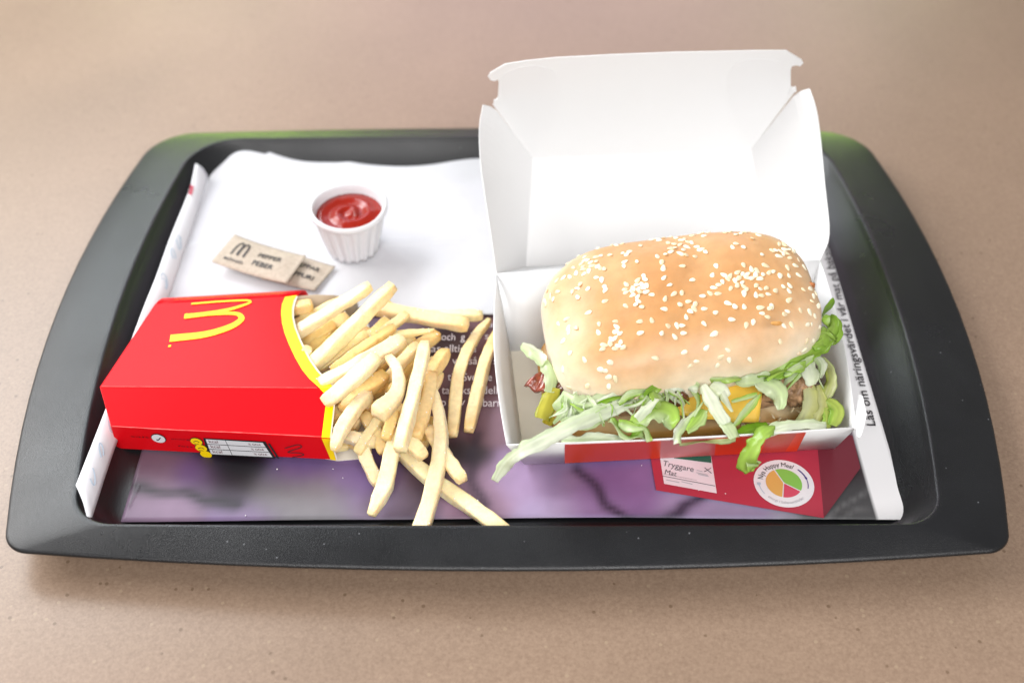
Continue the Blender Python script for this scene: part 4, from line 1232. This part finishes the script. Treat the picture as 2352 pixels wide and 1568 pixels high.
    # ---- chunky crumbed lump at the right end of the patty
    def lump(name, ctr, r, m, amp=0.25, fr=180, seg=48):
        v, f = [], []
        for j in range(seg // 2 + 1):
            ph = -math.pi / 2 + math.pi * j / (seg // 2)
            for i in range(seg):
                th = 2 * math.pi * i / seg
                d = Vector((math.cos(ph) * math.cos(th), math.cos(ph) * math.sin(th), math.sin(ph)))
                k = 1 + amp * noise.noise(d * 1.7 + ctr * fr) + amp * 0.5 * noise.noise(d * 4 + ctr * fr) + (0.16 * noise.noise(d * 9 + ctr * fr) + 0.10 * noise.noise(d * 18) if m is M['patty'] else 0)
                v.append(ctr + Vector((d.x * r[0], d.y * r[1], d.z * r[2])) * k)
        for j in range(seg // 2):
            for i in range(seg):
                A = j * seg + i; B = j * seg + (i + 1) % seg; f.append((A, B, B + seg, A + seg))
        return mk(name, v, f, m, root)
    lump('patty_edge', P(1800, 880, 0.0400), (0.0150, 0.010, 0.0085), M['patty'], 0.35)
    lump('patty_edge', P(1828, 886, 0.0395), (0.0085, 0.010, 0.0095), M['patty'], 0.4)
    lump('sauce_drop', P(1553, 914, 0.0465), (0.0062, 0.0042, 0.0048), M['sauce'], 0.18)
    lump('sauce_drop', P(1290, 900, 0.0400), (0.0035, 0.0040, 0.0060), M['sauce'], 0.2)
    lump('fried_onion', P(1862, 655, 0.0740), (0.0022, 0.0017, 0.0017), M['onion'], 0.3)
    lump('crust_flake', P(1783, 742, 0.0845), (0.0026, 0.0011, 0.0009), M['flake'], 0.3)
    # ---- bacon end
    v, f = [], []
    cs = [P(1246, 845, 0.046), P(1206, 888, 0.041), P(1250, 905, 0.041), P(1290, 862, 0.047)]
    for j in range(9):
        for i in range(9):
            u, w = i / 8, j / 8
            p = cs[1].lerp(cs[2], u).lerp(cs[0].lerp(cs[3], u), w)
            v.append(p + UP * (0.0014 * math.sin(u * 9 + w * 4) + 0.0007 * noise.noise(p * 300)))
    for j in range(8):
        for i in range(8):
            q = j * 9 + i; f.append((q, q + 1, q + 10, q + 9))
    mk('bacon_strip', v, f, M['bacon'], root, solid=0.0018)

    # ---- lettuce shreds
    W_ = Vector((0.88, 0.92, 0.78)); G1 = Vector((0.52, 0.74, 0.15)); G2 = Vector((0.24, 0.47, 0.02)); Y1 = Vector((0.66, 0.66, 0.18))
    def shred(pts, widths, cA, cB, seed, curl=0.5, twist=0.25, ruf=1.0, name='lettuce_shred', m=None, cross=9):
        """a thin torn ribbon of leaf: pointed ends, a lengthwise crease, a slow twist and a lightly ruffled margin"""
        rnd = random.Random(seed)
        P3 = [P(*p) for p in pts]
        wd = [w * 0.92 * (p - ORG).length / FPX for w, p in zip(widths, P3)]
        path, w = smooth_path(P3, wd, max(10, 40 // (len(P3) - 1)))
        n = len(path); v, f, c = [], [], []
        ph0 = rnd.uniform(0, 6); fold = rnd.uniform(-0.4, 0.4); slant = rnd.uniform(-0.5, 0.5); tipw = rnd.uniform(0.45, 0.9)
        dst = 0
        for i, p in enumerate(path):
            if i: dst += (p - path[i - 1]).length
            t = (path[min(i + 1, n - 1)] - path[max(i - 1, 0)]).normalized()
            view = (ORG - p).normalized()
            nn = (view * 0.62 + UP * 0.45 + Vector((-0.25, -0.05, 0)))
            nn = (nn - t * nn.dot(t)).normalized()
            nn = Matrix.Rotation(twist * 1.3 * math.sin(dst * 110 + ph0), 3, t) @ nn
            s = nn.cross(t).normalized()
            for j in range(cross):
                x = -1 + 2 * j / (cross - 1)
                e = min(i + slant * x * 3, n - 1 - i - slant * x * 3) / (n * 0.10)
                k = tipw + (1 - tipw) * max(0, min(1, e)) ** 0.7
                gs = max(0.0, x * (1 if seed % 2 else -1))      # the green, frilled margin
                jag = 1 + (0.26 * noise.noise(Vector((dst * 150, x * 1.0, seed * 2.3))) + 0.14 * noise.noise(Vector((dst * 480, x, seed))) + 0.08 * gs * math.sin(dst * 900 + ph0)) * x * x
                crease = -abs(x - fold) * curl * w[i] * 0.20
                tri = abs(((dst * 85 + x * (0.5 + 0.4 * math.sin(seed)) + ph0) % 2.0) - 1.0) - 0.5
                ruff = ruf * (0.0013 * tri + 0.0013 * math.sin(dst * 190 + ph0) * x + 0.0009 * gs * gs * math.sin(dst * 620 + ph0 * 3))
                v.append(p + s * x * w[i] / 2 * k * jag + nn * (crease + ruff))
                q = 0.45 + 0.75 * x * (1 if seed % 2 else -1) + 0.25 * noise.noise(Vector((dst * 60, x * 0.6, seed * 1.7)))
                rib = math.exp(-((x - fold) / 0.13) ** 2) * 0.55
                col = cA.lerp(cB, max(0, min(1, q - rib)))
                vein_crease = math.sin(x * 12 + 2.5 * noise.noise(Vector((dst * 70, x * 2, seed))))
                col = col * (0.93 + 0.09 * vein_crease)  # fibre stripes that also put crease shade into the leaf colour
                edge_g = max(0, abs(x) - 0.78) * 1.3
                c.append(col.lerp(Vector((0.25, 0.46, 0.03)), edge_g * (1.3 if cB.x < 0.7 else 0.12)))
        for i in range(n - 1):
            for j in range(cross - 1):
                a_ = i * cross + j; f.append((a_, a_ + 1, a_ + cross + 1, a_ + cross))
        return mk(name, v, f, m or M['lettuce'], root, solid=0.00022, cols=c)
    G15 = G1.lerp(G2, 0.5); WG = W_.lerp(G1, 0.45)
    S = [
     # hanging and lying shreds in front
     ([(1136, 1105, 0.030), (1158, 1070, 0.038), (1195, 1036, 0.052), (1265, 1000, 0.055), (1345, 962, 0.054), (1425, 932, 0.052), (1452, 918, 0.050)], [26, 32, 37, 41, 41, 32, 18], W_, W_.lerp(G1, 0.22), 1, 0.45, 0.15, 0.5),
     ([(1778, 978, 0.052), (1750, 996, 0.054), (1728, 1030, 0.050), (1713, 1060, 0.042), (1718, 1086, 0.036)], [30, 44, 44, 52, 34], G1, G15.lerp(G1, 0.3), 2, 0.4, 0.12, 1.0),
     ([(1715, 1065, 0.042), (1745, 1066, 0.040)], [34, 12], WG, G1, 32, 0.3, 0.2, 1.0),
     ([(1752, 996, 0.049), (1795, 979, 0.050), (1850, 973, 0.048), (1898, 977, 0.044)], [30, 30, 26, 22], W_, W_.lerp(G1, 0.25), 3, 0.5, 0.1, 0.6),
     ([(1612, 884, 0.057), (1640, 930, 0.055), (1668, 972, 0.053)], [30, 34, 32], W_, W_.lerp(G1, 0.12), 4, 0.6, 0.1, 0.4),
     ([(1664, 966, 0.052), (1690, 1004, 0.050)], [34, 30], W_.lerp(G1, 0.3), WG, 5, 0.3, 0.2, 1.2),
     ([(1735, 868, 0.053), (1768, 884, 0.053), (1790, 908, 0.051), (1791, 940, 0.048)], [44, 46, 44, 26], WG, W_.lerp(G1, 0.25), 6, 0.6, 0.3, 1.0),
     ([(1745, 905, 0.050), (1712, 946, 0.049), (1684, 980, 0.048)], [18, 18, 10], W_.lerp(G1, 0.4), G1, 7, 0.4, 0.3, 0.7),
     ([(1680, 922, 0.0500), (1740, 905, 0.0500)], [8, 12], WG, G1, 31, 0.3, 0.2, 0.5),
     ([(1612, 926, 0.050), (1585, 956, 0.050), (1558, 992, 0.050), (1556, 1018, 0.050)], [26, 22, 22, 18], WG, W_, 8, 0.5, 0.5, 0.8),
     ([(1618, 940, 0.0505), (1604, 965, 0.050), (1578, 990, 0.049)], [24, 34, 14], G1, W_.lerp(G1, 0.6), 9, 0.4, 0.2, 0.6),
     ([(1404, 958, 0.052), (1418, 985, 0.052), (1448, 1002, 0.051), (1474, 984, 0.052)], [22, 34, 34, 20], G15, WG, 10, 0.6, 0.6, 1.8),
     ([(1420, 972, 0.053), (1455, 980, 0.0535), (1482, 986, 0.052), (1492, 1014, 0.050)], [26, 34, 30, 18], W_.lerp(G1, 0.5), G1, 11, 0.5, 0.4, 1.6),
     ([(1452, 975, 0.052), (1498, 948, 0.053), (1535, 950, 0.052), (1546, 982, 0.050)], [40, 62, 56, 24], G1, WG, 12, 0.4, 0.25, 1.2),
     ([(1463, 962, 0.0545), (1485, 938, 0.0555), (1508, 914, 0.055)], [22, 26, 18], W_, W_, 13, 0.5, 0.1, 0.5),
     ([(1282, 912, 0.050), (1312, 938, 0.051), (1355, 935, 0.052), (1405, 915, 0.052), (1445, 900, 0.051)], [50, 76, 72, 60, 36], W_.lerp(G1, 0.30), WG, 14, 0.3, 0.15, 1.0),
     ([(1300, 955, 0.047), (1350, 965, 0.048), (1400, 945, 0.049)], [40, 44, 36], WG, W_.lerp(G1, 0.25), 15, 0.4, 0.3, 1.0),
     ([(1370, 930, 0.0530), (1405, 915, 0.0535), (1440, 910, 0.053)], [10, 14, 12], G2, G15, 16, 0.4, 0.3, 0.8),
     ([(1428, 905, 0.053), (1472, 885, 0.053), (1530, 876, 0.053)], [36, 44, 40], G15, W_.lerp(G1, 0.5), 17, 0.4, 0.3, 1.2),
     ([(1480, 908, 0.0545), (1505, 892, 0.055), (1535, 878, 0.054)], [22, 22, 18], G2.lerp(G1, 0.4), G1, 18, 0.5, 0.3, 1.2),
     ([(1500, 900, 0.054), (1520, 930, 0.053), (1540, 940, 0.051)], [34, 40, 24], G1, W_.lerp(G1, 0.6), 19, 0.4, 0.4, 1.2),
     ([(1525, 888, 0.054), (1570, 880, 0.054), (1605, 890, 0.053)], [32, 36, 26], W_.lerp(G1, 0.4), W_, 20, 0.4, 0.2, 1.0),
     ([(1585, 872, 0.054), (1650, 864, 0.0545), (1745, 858, 0.054)], [34, 40, 36], G15, WG, 21, 0.4, 0.25, 1.2),
     ([(1634, 882, 0.0545), (1655, 897, 0.054), (1672, 912, 0.052)], [36, 46, 24], W_, W_.lerp(G1, 0.2), 22, 0.5, 0.2, 0.9),
     ([(1690, 880, 0.0535), (1730, 872, 0.054), (1770, 862, 0.054)], [26, 30, 24], WG, W_.lerp(G1, 0.25), 23, 0.4, 0.3, 1.0),
     ([(1735, 862, 0.054), (1790, 846, 0.0550), (1840, 822, 0.0565), (1886, 788, 0.058), (1908, 760, 0.058)], [40, 50, 46, 46, 40], G1, G15, 24, 0.35, 0.12, 2.0),
     ([(1888, 732, 0.056), (1912, 742, 0.056), (1920, 765, 0.055), (1905, 792, 0.054)], [20, 34, 36, 20], G1, G15, 25, 0.4, 0.2, 1.0),
     ([(1880, 770, 0.057), (1900, 775, 0.057), (1912, 790, 0.055)], [22, 30, 16], WG, G1, 45, 0.4, 0.3, 1.0),
     ([(1890, 724, 0.053), (1903, 704, 0.054), (1915, 686, 0.054)], [14, 20, 8], G15, G2, 26, 0.3, 0.2, 0.6),
     ([(1846, 818, 0.054), (1860, 850, 0.053), (1866, 884, 0.050)], [26, 36, 34], W_, W_.lerp(G1, 0.15), 27, 0.4, 0.1, 0.7),
     ([(1872, 815, 0.052), (1888, 838, 0.051), (1884, 868, 0.049)], [18, 24, 14], W_, WG, 46, 0.4, 0.2, 0.8),
     ([(1885, 822, 0.050), (1904, 848, 0.048), (1908, 880, 0.045), (1894, 915, 0.042)], [18, 26, 28, 16], Y1.lerp(W_, 0.45), Y1.lerp(G1, 0.3), 28, 0.3, 0.2, 1.0),
     ([(1856, 880, 0.047), (1862, 925, 0.044), (1842, 972, 0.041)], [26, 38, 34], Y1.lerp(W_, 0.5), Y1.lerp(W_, 0.2), 29, 0.3, 0.1, 0.7),
     ([(1878, 885, 0.046), (1886, 930, 0.043), (1872, 975, 0.040)], [22, 30, 26], Y1.lerp(W_, 0.35), Y1.lerp(W_, 0.1), 47, 0.3, 0.1, 0.7),
     ([(1898, 918, 0.044), (1922, 942, 0.044), (1912, 976, 0.042)], [24, 36, 28], Y1.lerp(G1, 0.5), G15, 30, 0.3, 0.1, 0.8),
     ([(1895, 935, 0.043), (1902, 958, 0.042), (1896, 980, 0.041)], [18, 24, 20], Y1.lerp(G1, 0.3), G1, 48, 0.3, 0.1, 0.8),
     ([(1300, 905, 0.052), (1335, 925, 0.053), (1395, 918, 0.053), (1440, 892, 0.052)], [16, 24, 22, 14], W_, WG, 50, 0.4, 0.2, 1.2),
     ([(1310, 930, 0.053), (1345, 948, 0.053), (1392, 932, 0.054)], [14, 20, 14], WG, G1, 51, 0.4, 0.3, 1.2),
     ([(1420, 925, 0.054), (1450, 905, 0.055), (1490, 898, 0.054)], [14, 20, 14], W_.lerp(G1, 0.3), G1, 52, 0.4, 0.3, 1.2),
     ([(1760, 872, 0.055), (1800, 852, 0.0555), (1850, 838, 0.056)], [16, 24, 18], G1, G15, 53, 0.4, 0.3, 1.6),
     ([(1800, 862, 0.054), (1835, 842, 0.056), (1872, 818, 0.057)], [14, 20, 14], W_.lerp(G1, 0.35), G1, 54, 0.4, 0.3, 1.4),
     ([(1600, 872, 0.055), (1650, 875, 0.0555), (1700, 868, 0.055)], [14, 20, 14], G1, WG, 55, 0.4, 0.3, 1.4),
     ([(1868, 800, 0.058), (1895, 785, 0.058), (1916, 752, 0.0575), (1908, 728, 0.057)], [18, 26, 24, 12], G1, G15, 56, 0.4, 0.25, 1.6),
     ([(1198, 790, 0.046), (1225, 808, 0.049), (1250, 832, 0.050)], [22, 38, 34], W_.lerp(G1, 0.4), W_, 33, 0.4, 0.2, 0.8),
     ([(1248, 830, 0.049), (1265, 865, 0.048), (1262, 900, 0.046)], [28, 36, 30], WG, W_.lerp(G1, 0.3), 34, 0.4, 0.3, 1.0),
     ([(1560, 1019, 0.040), (1622, 1013, 0.044), (1690, 1006, 0.045)], [12, 18, 14], W_.lerp(G1, 0.5), G1, 35, 0.3, 0.3, 1.2),
     ([(1690, 1000, 0.045), (1725, 985, 0.046), (1765, 975, 0.046)], [16, 34, 24], G2, G2.lerp(G1, 0.3), 36, 0.3, 0.2, 0.8),
     ([(1290, 1010, 0.040), (1350, 1005, 0.042), (1430, 1010, 0.043)], [24, 30, 20], W_.lerp(G1, 0.25), W_, 37, 0.4, 0.2, 0.9),
    ]
    for args in S:
        shred(*args)
    # thinner strands tucked between the larger shreds
    rl = random.Random(5)
    def rim_y(x): return 1021 - (x - 1164) * 0.050
    def bun_y(x): return 905 - (x - 1400) * 0.19 if x > 1400 else 905
    for k in range(90):
        x0 = rl.uniform(1295, 1860); y0 = bun_y(x0) + rl.uniform(-6, 22)
        dx = rl.uniform(-60, 60); dy = rl.uniform(24, 75)
        y1 = min(y0 + dy, rim_y(x0 + dx) - rl.uniform(4, 26))
        if y1 < y0 + 14: continue
        z0 = 0.0525 + rl.uniform(-0.002, 0.001); z1 = z0 - rl.uniform(0.001, 0.005)
        mx, my = (x0 + x0 + dx) / 2 + rl.uniform(-18, 18), (y0 + y1) / 2 + rl.uniform(-10, 6)
        w = rl.uniform(7, 18)
        if 1540 < x0 < 1850 and rl.random() < 0.78: continue
        ca = W_ if rl.random() < 0.55 else WG
        cb = rl.choice([G1, G15, WG, W_.lerp(G1, 0.2)])
        shred([(x0, y0, z0), (mx, my, (z0 + z1) / 2 + 0.001), (x0 + dx, y1, z1)], [w, w * rl.uniform(0.9, 1.3), w * 0.45], ca, cb, 60 + k, 0.4, 0.5, 0.6)
    shred([(1272, 890, 0.046), (1258, 925, 0.0445), (1245, 962, 0.041)], [38, 46, 44], Vector((0.66, 0.62, 0.10)), Vector((0.58, 0.52, 0.06)), 41, 0.4, 0.1, 0.5, name='pepper_slice')
    shred([(1262, 955, 0.036), (1256, 975, 0.034)], [30, 22], Vector((0.66, 0.55, 0.06)), Vector((0.60, 0.48, 0.05)), 42, 0.4, 0.1, 0.5, name='pepper_slice')
burger()

# ------------------------------------------------------------------ salt grains
def salt():
    rs = random.Random(3); v, f = [], []
    spots = []
    fr = [o for o in COL.objects if o.name.startswith('french_fry')]
    for o in fr:
        vs_ = [p for p in o.data.vertices if p.normal.z > 0.4]
        for p in rs.sample(vs_, min(5, len(vs_))): spots.append(o.location + p.co)
    for k in range(9): spots.append(P(rs.uniform(500, 1700), rs.uniform(1060, 1195), ZM + 0.0011))
    for q in spots:
        r = rs.uniform(0.00014, 0.00027); b = len(v); m = Matrix.Rotation(rs.uniform(0, 3), 3, 'Z') @ Matrix.Rotation(rs.uniform(0, 1), 3, 'X')
        for c in ((-1,-1,-1),(1,-1,-1),(1,1,-1),(-1,1,-1),(-1,-1,1),(1,-1,1),(1,1,1),(-1,1,1)): v.append(q + m @ (Vector(c) * r))
        f += [tuple(b + i for i in t) for t in ((0,3,2,1),(4,5,6,7),(0,1,5,4),(1,2,6,5),(2,3,7,6),(3,0,4,7))]
    o = mk('salt_grains', v, f, M['salt'], smooth=False)
    tag(o, 'tiny white salt grains sprinkled over the fries and tray liner', 'salt')
    o['kind'] = 'stuff'
salt()
